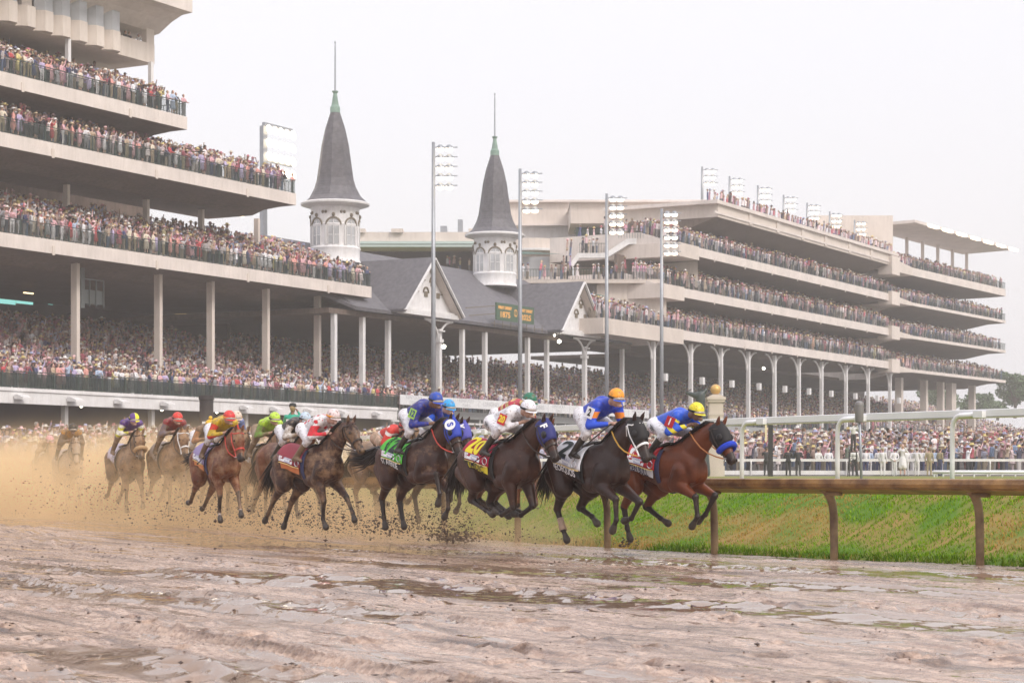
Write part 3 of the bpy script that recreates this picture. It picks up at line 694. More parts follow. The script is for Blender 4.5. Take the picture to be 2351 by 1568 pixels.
spire(769.5, 95, 6.5, 'taller looking left-hand slate spire with copper cap above a white arched drum')
spire(1136, 214, 7.0, 'right-hand slate spire with copper cap rising beside the roof sign')
# ================================================================ buildings behind the spires
BE = empty('clubhouse_wing', px(1250, 640, 222)+Vector((0, 0, -22)), 0, 'beige rotunda and terraces between the right spire and the right grandstand', 'building')
bo = BE.location.copy()
def W_(mb, name, mat, smooth=False): 
    mb.v = [(a-bo.x, b-bo.y, c-bo.z) for a, b, c in mb.v]; return mb.build(name, mat, BE, smooth)
def xy(x, y, Y): v = px(x, y, Y); return v.x, v.z
def wallbox(mb, x0, x1, y0, y1, Y, th=1.): 
    a, z1 = xy(x0, y0, Y); b, _ = xy(x1, y0, Y); _, z0 = xy(x0, y1, Y); mb.box(a, b, Y, Y+th, z0, z1)
mb = MB(); wallbox(mb, 815, 1200, 533, 556, 236, 14); W_(mb, 'parapet', M_beige2)
mb = MB(); wallbox(mb, 812, 1210, 554, 560, 235, 1); wallbox(mb, 812, 1210, 562, 567, 234.6, 1); W_(mb, 'gutter', pm('verdigris gutter', (.42, .5, .47), .6))
mb = MB(); wallbox(mb, 815, 1210, 568, 640, 246, 1); W_(mb, 'wall', M_dark)
mb = MB(); wallbox(mb, 1010, 1200, 623, 645, 236, 10); W_(mb, 'terrace_front', M_beige2)
for x0, x1 in ((815, 838), (898, 925), (1076, 1090)): 
    mb = MB(); wallbox(mb, x0, x1, 525, 534, 235.5, 2); W_(mb, 'parapet_block', M_beige2)
mb = MB(); wallbox(mb, 1011, 1026, 519, 533, 240, 2); W_(mb, 'roof_unit', M_steel)
mb = MB(); wallbox(mb, 1051, 1062, 504, 533, 240, 2); W_(mb, 'chimney', M_steel)
# rotunda
rc = px(1225, 0, 240); rad = 95/F*240
def arcwall(mb, yt, yb, rr, a0=-95, a1=10, th=.6):
    _, zt = xy(0, yt, 226); _, zb_ = xy(0, yb, 226); n = 16
    for i in range(n):
        a = R(a0+(a1-a0)*i/n); b = R(a0+(a1-a0)*(i+1)/n)
        p = [(rc.x+r_*math.cos(t), rc.y+r_*1.4*math.sin(t)) for t in (a, b) for r_ in (rr, rr-th)]
        mb.add([(*p[0], zb_), (*p[2], zb_), (*p[3], zb_), (*p[1], zb_), (*p[0], zt), (*p[2], zt), (*p[3], zt), (*p[1], zt)], [(0, 3, 2, 1), (4, 5, 6, 7), (0, 1, 5, 4), (2, 3, 7, 6), (1, 2, 6, 5), (3, 0, 4, 7)])
mb = MB(); arcwall(mb, 531, 557, rad+.4, -120, 5); W_(mb, 'rotunda_parapet', M_beige2)
mb = MB(); arcwall(mb, 556, 561, rad+.9, -120, 5); W_(mb, 'cornice', M_white)
mb = MB(); arcwall(mb, 560, 642, rad-.3, -120, 5); W_(mb, 'rotunda_wall', M_beige2)
mb = MB(); a, z1 = xy(1195, 571, 224); b, z0 = xy(1290, 588, 224); c_, _ = xy(1245, 0, 224); mb.add([(a, 227, z1), (b-4, 227, z1), (b, 222, z0), (a, 222, z0)], [(0, 1, 2, 3)]); W_(mb, 'awning', M_awn)
mb = MB(); wallbox(mb, 1200, 1262, 590, 635, 226.6, .2); W_(mb, 'window', M_glass)
# upper block
mb = MB(); wallbox(mb, 1170, 1316, 463, 516, 246, 20); wallbox(mb, 1310, 1652, 463, 513, 236, 20); W_(mb, 'upper_parapet', M_beige2)
mb = MB(); wallbox(mb, 1168, 1318, 459, 464, 245.3, 20); wallbox(mb, 1308, 1652, 459, 464, 235.3, 20); wallbox(mb, 1168, 1318, 514, 518, 245.5, 1); W_(mb, 'moulding', M_beige)
mb = MB(); wallbox(mb, 1190, 1322, 516, 575, 247, 10); wallbox(mb, 1420, 1590, 513, 560, 238, 10); W_(mb, 'white_wall', M_white)
mb = MB(); wallbox(mb, 1322, 1420, 513, 560, 240, 1); W_(mb, 'recess', M_awn)
mb = MB(); wallbox(mb, 1322, 1530, 552, 620, 229, 8); wallbox(mb, 1475, 1602, 555, 660, 225, 10); W_(mb, 'stair_wall', M_beige2)
mb = MB(); wallbox(mb, 1190, 1525, 641, 650, 214, 12); wallbox(mb, 1370, 1530, 650, 735, 215, 12); W_(mb, 'terrace_wall', M_beige2)
mb = MB()
pl = [(1308, 606), (1326, 581), (1390, 581), (1440, 548), (1478, 547), (1478, 560), (1444, 561), (1394, 592), (1330, 592), (1316, 612)]
k0 = [px(x, y, 219) for x, y in pl]; n_ = len(k0)
mb.add([(p.x, 219, p.z) for p in k0]+[(p.x, 220, p.z) for p in k0], [tuple(range(n_)), tuple(range(2*n_-1, n_-1, -1))]+[(i, (i+1) % n_, n_+(i+1) % n_, n_+i) for i in range(n_)]); o = W_(mb, 'stair_stringer', M_white); recalc(o)
mb = MB(); wallbox(mb, 1326, 1392, 552, 558, 224, 4); W_(mb, 'landing', M_beige2)
for (xa, xb, yb, Y) in ((1192, 1528, 641, 213.8), (1318, 1420, 552, 223.8), (1330, 1390, 581, 218.6), (1420, 1478, 547, 218.6)):
    mb = MB(); a, z = xy(xa, yb, Y); b, _ = xy(xb, yb, Y); mb.box(a, b, Y, Y+.05, z+1.02, z+1.08); x_ = a
    while x_ < b: mb.box(x_, x_+.04, Y, Y+.04, z, z+1.05); x_ += .3
    W_(mb, 'railing', M_green)
mb = MB(); a, z1 = xy(1347, 663, 213); b, z0 = xy(1392, 686, 213); mb.add([(a, 214.9, z1), (b-3, 214.9, z1), (b, 210, z0), (a, 210, z0)], [(0, 1, 2, 3)]); W_(mb, 'awning', M_awn)
def flatrow(x0, x1, y, Y, n=1, p=.85, dz=0.3):
    a, z = xy(x0, y, Y); b, _ = xy(x1, y, Y)
    for r_ in range(n):
        xs = np.arange(a, b, .6); xs = xs[RNG.random(len(xs)) < p]+RNG.normal(0, .1, int(0) or 1)[0]
        CROWD.append(np.stack([xs, np.full(len(xs), Y+.5+r_*.9)+RNG.normal(0, .1, len(xs)), np.full(len(xs), z+r_*dz), np.full(len(xs), R(35))], 1))
flatrow(1195, 1520, 641, 214, 2, .8, 0); flatrow(1322, 1420, 552, 224, 2, .55, 0); flatrow(1335, 1388, 581, 219.6, 2, .7, 0); flatrow(1425, 1560, 547, 220.5, 3, .8, .3)
flatrow(1020, 1080, 623, 238, 2, .6, 0); flatrow(1300, 1320, 620, 217, 3, .9, .9); flatrow(1390, 1430, 570, 221, 3, .6, .9)
# ================================================================ right grandstand
RW = -4.
zR = [uz(1569, 759, RW)[1], uz(1571, 662, RW)[1], uz(1605, 569, RW)[1]]; zR4 = uz(1648, 460, RW)[1]; zR4b = uz(1648, 498, RW)[1]
uR0 = [U(1385, RW), U(1524, RW), U(1560, RW)]; uRe = U(2040, RW); uRb = U(2058, RW)
RS = stand_root('grandstand', 'long pale grandstand at the right with four stacked balconies and arched column brackets', 'grandstand', U(1400, RW), RW, 1.)
rru = U(1400, RW)
def T_(g, name, mat, **k): return g.put(name, mat, RS, rru, RW, 1., **k)
for i, z in enumerate(zR):
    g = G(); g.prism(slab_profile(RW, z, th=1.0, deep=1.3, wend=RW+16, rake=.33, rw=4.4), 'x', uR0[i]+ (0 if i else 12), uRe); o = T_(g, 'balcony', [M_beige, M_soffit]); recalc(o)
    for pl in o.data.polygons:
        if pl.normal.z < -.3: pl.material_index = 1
    T_(railing(uR0[i], uRb, RW+.08, z, 1.07, .28), 'railing', M_green)
    g = G(); g.box(uR0[i]-.1, U([1569, 1571, 1605][i], RW), RW-.02, RW+9, z-2.0+(.5 if i == 0 else .6), z+.1); T_(g, 'parapet', M_beige2)
    g = G(); g.box(uRe, uRb, RW-.5, RW+1.5, z-1.5, z+.35); T_(g, 'end_block', M_beige2)
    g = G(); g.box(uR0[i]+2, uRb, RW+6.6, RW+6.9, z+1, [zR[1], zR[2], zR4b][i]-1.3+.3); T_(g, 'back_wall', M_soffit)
    g = G(); u = uR0[i]+6
    while u < uRb-2:
        if int(u/2.4) % 9: g.box(u, u+.7, RW+6.5, RW+6.6, z+2.0, z+3.25)
        u += 1.25
    T_(g, 'rear_shutter', M_white)
    rows(uR0[i]+.6, uRb-.3, RW+.8, RW+1.7, z+.05, 0.2, du=.6, dw=.85); rows(uR0[i]+.6, uRb-.3, RW+2.4, RW+5.0, z+.55, .36, du=.6, dw=.85)
    g = G()
    for x in (1640, 1710, 1772, 1830, 1884, 1940, 1990):
        u = U(x, RW); g.box(u-.1, u+.1, RW-.06, RW, z-1.2, z-.8)
    T_(g, 'bracket', M_beige2)
ucor = U(1648, RW)
g = G(); g.box(U(1648, RW), uRe, RW+.0, RW+14, zR4b, zR4-.45); T_(g, 'top_parapet', M_beige2)
g = G(); g.box(U(1640, RW), uRb, RW-.35, RW+14, zR4-.45, zR4-.05); g.box(U(1640, RW), uRb, RW-.14, RW, zR4b+.3, zR4b+.55); T_(g, 'cornice', M_beige)
g = G(); g.box(uRe, uRb, RW-.5, RW+1.5, zR4b-1.3, zR4-.6); T_(g, 'end_block', M_beige2)
for x in (1722, 1785, 1842, 1895, 1950, 2000): g = G(); u = U(x, RW); g.box(u-.45, u+.45, RW-.12, RW, zR4b+.1, zR4-.45); T_(g, 'pilaster', M_beige2)
g = G(); g.prism([(RW+.2, zR4b), (RW+14, zR4b), (RW+14, zR4b-2.2), (RW+7, zR4b-2.2)], 'x', U(1648, RW), uRe); o = T_(g, 'soffit', M_soffit); recalc(o)
rows(U(1652, RW), uRb, RW+.7, RW+1.5, zR4-.55, .3, du=.6, dw=.8)
for x in (1500, 1586, 1655, 1718, 1778, 1834, 1886, 1942, 1993, 2043):
    u = U(x, RW+1); g = G(); g.box(u-.2, u+.2, RW+.8, RW+1.2, zD+.3, zR[0]-1.2)
    c = T_(g, 'column', M_white)
    g = MB()
    for sgn in (-1, 1):
        pts = [(u-rru+sgn*(.25+2.4*(1-math.cos(R(a)))), 1.1, zR[0]-1-1.35-2.0+2.2*math.sin(R(a))) for a in range(0, 91, 15)]
        g.tube(pts, .12, 6)
    g.build('bracket', M_white, c)
    g = MB(); g.box(u-rru+.35, u-rru+.95, -.3, .1, zD+3.3, zD+4.1); g.build('speaker', M_white, c)
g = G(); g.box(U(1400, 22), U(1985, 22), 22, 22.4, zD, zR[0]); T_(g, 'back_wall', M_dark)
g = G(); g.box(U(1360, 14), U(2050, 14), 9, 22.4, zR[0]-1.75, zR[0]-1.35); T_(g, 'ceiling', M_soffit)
g = G(); u_, z_ = uz(1702, 847, 3); g.ball((u_, RW+4, z_), .2, 8, 6); T_(g, 'lamp', M_spot)
# plain penthouse block and the far wing with its canopy roof
FW = empty('far_wing', px(2096, 1086, 291), 0, 'farthest pale stand wing with four balconies and a lit canopy roof', 'grandstand')
p0 = px(2096, 0, 291); p1 = px(2309, 0, 325); fe = Vector((p1.x-p0.x, p1.y-p0.y, 0)).normalized(); fa = math.atan2(fe.y, fe.x); FW.rotation_euler = (0, 0, fa); FW.location = (p0.x, p0.y, 1)
fL = math.hypot(p1.x-p0.x, p1.y-p0.y)
def zat(y, Y): return CH+(HZ-y)/F*Y-1
fz = [zat(848, 291), zat(771, 291), zat(695, 291), zat(615, 291)]; th = [.45, .45, .45, 1.15]
def fput(mb, name, mat): return mb.build(name, mat, FW)
fb = Vector((-fe.y, fe.x, 0))
for i, z in enumerate(fz):
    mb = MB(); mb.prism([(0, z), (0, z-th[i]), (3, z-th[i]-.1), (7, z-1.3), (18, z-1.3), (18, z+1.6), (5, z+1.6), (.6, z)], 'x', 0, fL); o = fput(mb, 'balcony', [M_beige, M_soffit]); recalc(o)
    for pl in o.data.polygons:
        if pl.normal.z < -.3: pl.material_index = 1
    mb = MB(); mb.box(0, fL, .05, .1, z+1.0, z+1.07); x = 0
    while x < fL: mb.box(x, x+.05, .05, .1, z, z+1); x += .35
    fput(mb, 'railing', M_green)
    # angled link to the nearer stand
    q = wl(uRb, RW); ql = Matrix.Rotation(-fa, 3, 'Z') @ (q-FW.location); mb = MB()
    mb.add([(ql.x, ql.y, z-th[i]-.5), (0, 0, z-th[i]), (0, 0, z), (ql.x, ql.y, z), (ql.x+.5, ql.y+8, z-th[i]-.5), (0, 8, z-th[i]), (0, 8, z), (ql.x+.5, ql.y+8, z)], [(0, 1, 2, 3), (4, 7, 6, 5), (0, 4, 5, 1), (3, 2, 6, 7)]); fput(mb, 'link_parapet', M_beige2)
    for r_ in range(6):
        xs = np.arange(-14, fL, .62); xs = xs[RNG.random(len(xs)) < .93]; yy = .7+r_*.85
        W = FW.location; CROWD.append(np.stack([W.x+xs*fe.x+yy*fb.x, W.y+xs*fe.y+yy*fb.y, np.full(len(xs), z+1+.3*max(0, r_-1)), np.zeros(len(xs))], 1))
    if i < 3:
        mb = MB(); mb.box(-16, fL-7, 8, 8.3, z+1, fz[i+1]-1.2); fput(mb, 'back_wall', M_soffit)
        mb = MB(); x = 1.
        while x < fL-9:
            for q_ in range(4): mb.box(x+q_*.7, x+q_*.7+.35, 7.9, 8., z+2.6, z+3.5)
            x += 7
        fput(mb, 'rear_shutter', M_white)
zc1 = zat(513, 285)
mb = MB(); mb.prism([(-1.5, fz[3]+6.6), (-1.5, fz[3]+6.2), (7, fz[3]+6.0), (7, fz[3]+6.5)], 'x', -3, fL-1); o = fput(mb, 'canopy', M_beige); recalc(o)
for x in np.arange(-1, fL, 6.5):
    mb = MB(); mb.box(x, x+.4, 5.6, 6.0, fz[3], fz[3]+6.1); fput(mb, 'canopy_post', M_beige2)
for x in np.linspace(2, fL-3, 7):
    mb = MB(); mb.box(x, x+3.2, -2.0, -1.55, fz[3]+6.05, fz[3]+6.4); fput(mb, 'floodlight', M_lamp)
for x in (3, 13, 20, 24, 34):
    mb = MB(); mb.box(x, x+(1.9 if x == 24 else .8), 3, 4, -1, fz[0]-1); fput(mb, 'column', M_beige2)
mb = MB(); mb.prism([(-6, 2), (8, 2), (8, 9.5), (7, 9.5)], 'x', -14, -2); 
mb = MB(); wallbox(mb, 1868, 2050, 495, 620, 284, 14); mb.v = [tuple(Matrix.Rotation(-fa, 3, 'Z') @ (Vector(v)-FW.location)) for v in mb.v]; fput(mb, 'penthouse', M_beige2)
# rooftop people, floodlight masts on the roof
def mast(name, base, ztop, heads, dirv, label, group, r=.16, hw=.55):
    e = empty(name, base, 0, label, 'floodlight mast', group)
    h = ztop-base.z; m = MB(); m.tube([(0, 0, 0), (0, 0, h*.5), (0, 0, h)], [r*1.25, r*1.1, r*.8], 10); m.build('pole', M_steel, e, smooth=True)
    for q in range(heads):
        z = h-.5-q*.75; m = MB(); m.bar((0, 0, z+.1), (1.9, 0, z+.1), .07); m.build('crossarm', M_steel, e)
        for s_ in (.55, 1.25):
            m = MB(); m.lathe([(.32, -.05), (.28, .18), (.14, .32)], (s_, -.1, z-.05), 12)
            hd_ = m.build('lamp_housing', M_steel, e); m = MB(); m.ball((s_, -.16, z-.10), .33, 10, 6, 1, .8, .62); m.build('lens', M_lamp, hd_, True)
    return e
for (x, yt, w_, nm) in ((995, 327, -12, 'tallest floodlight mast, in front of the left white gable'), (1194, 388, -12, 'floodlight mast rising in front of the roof sign'),
                       (1393, 445, -12, 'floodlight mast just right of the second white gable'), (1519, 480, -12, 'floodlight mast before the right grandstand corner, lamps densest')):
    u, zt = uz(x, yt, w_); mast('floodlight_mast', wl(u, w_, apz(w_)), zt, 5 if x != 1519 else 6, None, nm, 'floodlight masts along the apron')
roofm = ((1612, 383, 455), (1675, 405, 470), (1740, 426, 478), (1799, 448, 494), (1853, 466, 510), (1905, 486, 528), (1962, 505, 545), (2010, 524, 560))
for i, (x, yt, yb) in enumerate(roofm):
    u, zt = uz(x, yt, RW+6); mast('roof_floodlight', wl(u, RW+6, zR4-.5), zt, 3, None, 'short rooftop floodlight mast, %s from the left along the right stand roof' % ['first', 'second', 'third', 'fourth', 'fifth', 'sixth', 'seventh', 'last'][i], 'rooftop floodlights on the right grandstand', .14)
# big lamp bank behind level B
u, zt = uz(605, 285, 12); e = empty('lamp_bank', wl(u, 12, 1), AE, 'large glaring floodlight bank behind the left stand crowd', 'floodlight')
m = MB(); m.box(-.3, .3, -.2, .2, 0, zt-1-.2); m.build('pole', M_steel, e)
m = MB(); m.bar((0, 0, zt-1), (4.2, 0, zt-1), .3); m.bar((0, 0, zt-2.6), (4.2, 0, zt-2.6), .2); m.bar((0, 0, zt-4.2), (4.2, 0, zt-4.2), .2); m.build('frame', M_steel, e)
for r_ in range(4):
    for q in range(5):
        m = MB(); m.lathe([(.42, 0), (.42, .06)], (0, 0, 0), 12); o = m.build('lens', M_lamp, e); o.rotation_euler = (R(80), 0, 0); o.location = (.3+q*.9, -.4, zt-1.5-r_*1.2)
# trees beyond the far wing
def leafmesh(n, crown, size, seed):
    rg = np.random.default_rng(seed); cen = []
    for (c, r) in crown:
        k = int(n*r[0]*r[0]/sum(q[1][0]**2 for q in crown)); v = rg.normal(size=(k, 3)); v /= np.linalg.norm(v, axis=1)[:, None]; rad_ = rg.random(k)**.35
        cen.append(np.array(c)+v*rad_[:, None]*np.array(r))
    cen = np.concatenate(cen); k = len(cen); a = rg.normal(size=(k, 3)); a /= np.linalg.norm(a, axis=1)[:, None]; b = rg.normal(size=(k, 3)); b -= (a*b).sum(1)[:, None]*a; b /= np.linalg.norm(b, axis=1)[:, None]
    s = size*(.6+.8*rg.random(k))[:, None]; co = np.stack([cen-a*s, cen+b*s*.6, cen+a*s, cen-b*s*.6], 1)
    me = bpy.data.meshes.new('crown'); fastmesh(me, co.reshape(-1, 3), np.arange(k*4).reshape(-1, 4))
    c = np.array([.10, .15, .07])*(.6+.9*rg.random(k))[:, None]; cc = np.ones((k, 4, 4), np.float32); cc[:, :, :3] = c[:, None, :]
    at = me.color_attributes.new('Col', 'FLOAT_COLOR', 'POINT'); at.data.foreach_set('color', cc.ravel()); return me
M_leaf = vcmat('leaves', .7); M_bark = pm('bark', (.10, .075, .055), .9)
def tree(x, ytop, ybase, Y, wpx, seed, label, dens=2600):
    b = px(x, ybase, Y); t = px(x, ytop, Y); h = t.z-b.z; w_ = wpx/F*Y/2; e = empty('tree', (b.x, b.y, b.z), 0, label, 'tree', 'trees beyond the far wing'); rg = random.Random(seed)
    crown = []
    for i in range(11): an = rg.uniform(0, 6.28); q = rg.uniform(.2, .8); r = w_*rg.uniform(.28, .5); crown.append(((math.cos(an)*w_*q, math.sin(an)*w_*q, h*rg.uniform(.42, .88)), (r, r, r*.8)))
    o = bpy.data.objects.new('crown', leafmesh(dens, crown, .28, seed)); COL.objects.link(o); o.parent = e; o.data.materials.append(M_leaf)
    m = MB(); m.tube([(0, 0, 0), (.1, 0, h*.3), (-.1, .1, h*.6)], [.35, .28, .12], 8)
    for c, r in crown: m.tube([(0, 0, h*.3), (c[0]*.5, c[1]*.5, c[2]*.8), c], [.16, .1, .03], 5)
    m.build('trunk', M_bark, e)
tree(2330, 845, 960, 380, 110, 1, 'tall hazy tree at the right edge beyond the far wing', 5200)
tree(2245, 905, 965, 400, 70, 2, 'small hazy tree between the columns of the far wing'); tree(2160, 892, 960, 420, 110, 3, 'broad hazy tree seen under the far wing', 4500)
tree(2385, 880, 965, 400, 90, 4, 'hazy tree cut by the right picture edge', 3500)
tree(2290, 925, 965, 430, 60, 5, 'low round hazy tree just left of the tall tree')
# ================================================================ crowd (one mass) and single people
def ringmesh(rings, n):
    """rings: list of (center xyz, rx, ry) -> verts, quads; capped with quads"""
    V = []; Q = []
    for (c, rx, ry) in rings:
        for j in range(n):
            a = 2*math.pi*(j+.5)/n; V.append((c[0]+rx*math.cos(a), c[1]+ry*math.sin(a), c[2]))
    for i in range(len(rings)-1):
        for j in range(n): Q.append((i*n+j, i*n+(j+1) % n, (i+1)*n+(j+1) % n, (i+1)*n+j))
    t = (len(rings)-1)*n
    if n == 4: Q.append((t, t+1, t+2, t+3))
    elif n == 6: Q += [(t, t+1, t+2, t+3), (t, t+3, t+4, t+5)]
    elif n == 5: Q += [(t, t+1, t+2, t+3), (t, t+3, t+4, t+4)]
    return V, Q
def limb(pts, rs, n=4):
    V = []; Q = []; prev = None; pts = [Vector(p) for p in pts]
    for i, p in enumerate(pts):
        t = (pts[min(i+1, len(pts)-1)]-pts[max(0, i-1)]).normalized()
        a = t.cross(Vector((0, .3, 1))) if prev is None else prev-t*prev.dot(t)
        a.normalize(); prev = a; b = t.cross(a)
        for j in range(n): an = 2*math.pi*j/n; V.append(tuple(p+a*math.cos(an)*rs[i]+b*math.sin(an)*rs[i]))
    for i in range(len(pts)-1):
        for j in range(n): Q.append((i*n+j, i*n+(j+1) % n, (i+1)*n+(j+1) % n, (i+1)*n+j))
    t = (len(pts)-1)*n; Q.append((t, t+1, t+2, t+3)); return V, Q
def crowd_template(lod, arms, hat, dress, seed):
    rg = random.Random(seed); V = []; Q = []; Lb = []
    def add(vq, lab):
        k = len(V); V.extend(vq[0]); Q.extend([tuple(k+i for i in q) for q in vq[1]]); Lb.extend([lab]*len(vq[0]))
    n = 6 if lod == 0 else 4
    if dress: add(ringmesh([((0, 0, 0), .07, .06), ((0, 0, .45), .09, .08), ((0, 0, .5), .27, .2), ((0, 0, 1.0), .16, .13), ((0, 0, 1.12), .13, .1), ((0, -.02, 1.38), .19, .12), ((0, 0, 1.46), .08, .07)], n), 1)
    else:
        add(ringmesh([((0, 0, 0), .15, .12), ((0, 0, .5), .155, .11), ((0, 0, .95), .175, .12)], n), 0)
        add(ringmesh([((0, 0, .88), .185, .13), ((0, 0, 1.1), .165, .12), ((0, -.02, 1.38), .215, .125), ((0, 0, 1.47), .09, .07)], n), 1)
    add(ringmesh([((0, -.01, 1.45), .05, .05), ((0, -.01, 1.55), .08, .09), ((0, -.01, 1.63), .09, .10), ((0, -.01, 1.70), .085, .095)], n), 2)
    if hat == 1: add(ringmesh([((0, -.01, 1.66), .21, .22), ((0, -.01, 1.685), .2, .21), ((0, -.01, 1.70), .10, .11), ((0, 0, 1.80), .08, .09)], 6 if lod == 0 else 5), 3)
    elif hat == 2: add(ringmesh([((0, -.12, 1.66), .09, .12), ((0, -.01, 1.68), .10, .115), ((0, 0, 1.77), .07, .08)], n), 3)
    else: add(ringmesh([((0, .02, 1.60), .095, .105), ((0, .02, 1.70), .105, .115), ((0, .01, 1.78), .06, .07)], n), 4)
    if lod == 0:
        for s in (-1, 1):
            sh = (s*.2, 0, 1.38)
            if arms == 0: p = [sh, (s*.26, .03, 1.12), (s*.24, -.06, .88)]
            elif arms == 1: p = [sh, (s*.30, -.10, 1.14), (s*.16, -.34, 1.10)]
            elif arms == 2: p = [sh, (s*.30, -.14, 1.30), (s*.10, -.24, 1.62)]
            elif arms == 3: p = [sh, (s*.32, -.05, 1.60), (s*.30, -.1, 1.92)] if s > 0 else [sh, (s*.26, .03, 1.12), (s*.2, -.2, 1.05)]
            else: p = [sh, (s*.27, -.06, 1.13), (s*.06, -.22, 1.22)]
            add(limb(p, [.06, .05, .036]), 1)
            e = Vector(p[2]); d = (e-Vector(p[1])).normalized(); add(limb([e, e+d*.10], [.042, .035]), 2)
    return np.array(V), np.array(Q), np.array(Lb)
SHIRTS = [(.72, .66, .66, 10), (.62, .36, .40, 9), (.74, .74, .78, 7), (.55, .16, .20, 5), (.42, .42, .55, 5), (.08, .08, .12, 6), (.12, .13, .26, 5), (.60, .48, .38, 6), (.42, .30, .26, 6),
          (.72, .50, .52, 9), (.42, .33, .50, 4), (.62, .56, .34, 1), (.26, .34, .52, 2), (.66, .34, .46, 4), (.28, .34, .27, 1), (.70, .42, .30, 1), (.80, .72, .72, 10), (.70, .58, .60, 8), (.30, .20, .22, 6), (.18, .15, .16, 5)]
PANTS = [(.06, .06, .08), (.10, .11, .17), (.34, .29, .23), (.45, .42, .42), (.05, .05, .06), (.22, .2, .2), (.13, .17, .26)]
SKIN = [(.50, .30, .23), (.56, .34, .27), (.40, .23, .17), (.24, .13, .09), (.60, .39, .31), (.50, .27, .21)]
HATS = [(.72, .66, .56), (.78, .76, .74), (.60, .47, .32), (.74, .50, .52), (.08, .07, .08), (.76, .72, .66), (.50, .18, .22), (.40, .42, .60), (.75, .62, .28)]
HAIR = [(.05, .035, .03), (.10, .06, .035), (.22, .13, .07), (.35, .25, .14), (.03, .03, .03), (.3, .28, .27)]
sw = np.array([s[3] for s in SHIRTS], float); sw /= sw.sum()
TAILE = None
def build_crowd():
    P = np.concatenate([c for c in CROWD]); 
    k = (P[:, 1] > 5) & (np.abs(P[:, 0]/P[:, 1]) < .285) & (P[:, 0]/P[:, 1] < .275); P = P[k]
    cl = vnoise(P[:, 0]*.55+P[:, 2], P[:, 1]*.4, 31)*.6+vnoise(P[:, 0]*1.7, P[:, 1]*1.3+P[:, 2]*2, 32)*.4; P = P[RNG.random(len(P)) < np.clip(.35+1.5*cl, 0, 1)]
    uu = (P[:, 0]-OX)*ex+(P[:, 1]-OY)*ey; P = P[(np.mod(uu, 13.5) > .95) | (P[:, 2] < 6) | (P[:, 2] > 17.5)]
    P[:, :2] += RNG.normal(0, .10, (len(P), 2))
    # leave room for the single people standing at the rails
    dist = P[:, 1]; print('crowd size', len(P))
    VA = []; QA = []; CA = []; off = 0
    grp = RNG.integers(0, 12, len(P)); lod = np.where(dist > 190, 1, 0)
    temps = {}
    for g_ in range(12):
        for l in (0, 1): temps[(l, g_)] = crowd_template(l, [0, 1, 2, 3, 4, 1, 2, 4, 0, 2, 1, 4][g_], [1, 0, 2, 1, 1, 0, 1, 1, 2, 1, 0, 2][g_], g_ in (4, 7, 10), g_)
    for key, (V, Q, Lb) in temps.items():
        idx = np.where((grp == key[1]) & (lod == key[0]))[0]
        if not len(idx): continue
        N = len(idx); pp = P[idx]
        ang = AE + RNG.normal(R(12), .38, N) - np.where(pp[:, 3] > 0, 0, 0); s = RNG.normal(1.0, .075, N)
        wdt = RNG.normal(1.0, .10, N); lean = RNG.normal(.04, .05, N)
        x = V[None, :, 0]*(s*wdt)[:, None]; y = V[None, :, 1]*(s*wdt)[:, None]-V[None, :, 2]*lean[:, None]; z = V[None, :, 2]*s[:, None]
        ca, sa = np.cos(ang)[:, None], np.sin(ang)[:, None]
        W = np.stack([x*ca-y*sa+pp[:, 0:1], x*sa+y*ca+pp[:, 1:2], z+pp[:, 2:3]], -1)
        sh = np.array([t[:3] for t in SHIRTS])[RNG.choice(len(SHIRTS), N, p=sw)]; pa = np.array(PANTS)[RNG.integers(0, len(PANTS), N)]
        sk = np.array(SKIN)[RNG.integers(0, len(SKIN), N)]; ha = np.array(HATS)[RNG.integers(0, len(HATS), N)]; hr = np.array(HAIR)[RNG.integers(0, len(HAIR), N)]
        pal = np.stack([pa, sh, sk, ha, hr], 1)*RNG.uniform(.5, 1.15, (N, 1, 1)); c = pal[:, Lb, :]
        VA.append(W.reshape(-1, 3)); CA.append(np.concatenate([c, np.ones(c.shape[:2]+(1,))], -1).reshape(-1, 4))
        QA.append((Q[None]+(np.arange(N)*len(V))[:, None, None]+off).reshape(-1, 4)); off += N*len(V)
    VA = np.concatenate(VA); QA = np.concatenate(QA); CA = np.concatenate(CA); print('crowd verts', len(VA))
    me = bpy.data.meshes.new('crowd'); fastmesh(me, VA, QA, False)
    at = me.color_attributes.new('Col', 'FLOAT_COLOR', 'POINT'); at.data.foreach_set('color', CA.astype(np.float32).ravel())
    me.materials.append(vcmat('crowd clothes and skin', .8)); o = bpy.data.objects.new('crowd', me); COL.objects.link(o)
    tag(o, 'dense crowd of spectators in pink, white and dark clothes filling stands and apron', 'crowd', kind='stuff')
build_crowd()
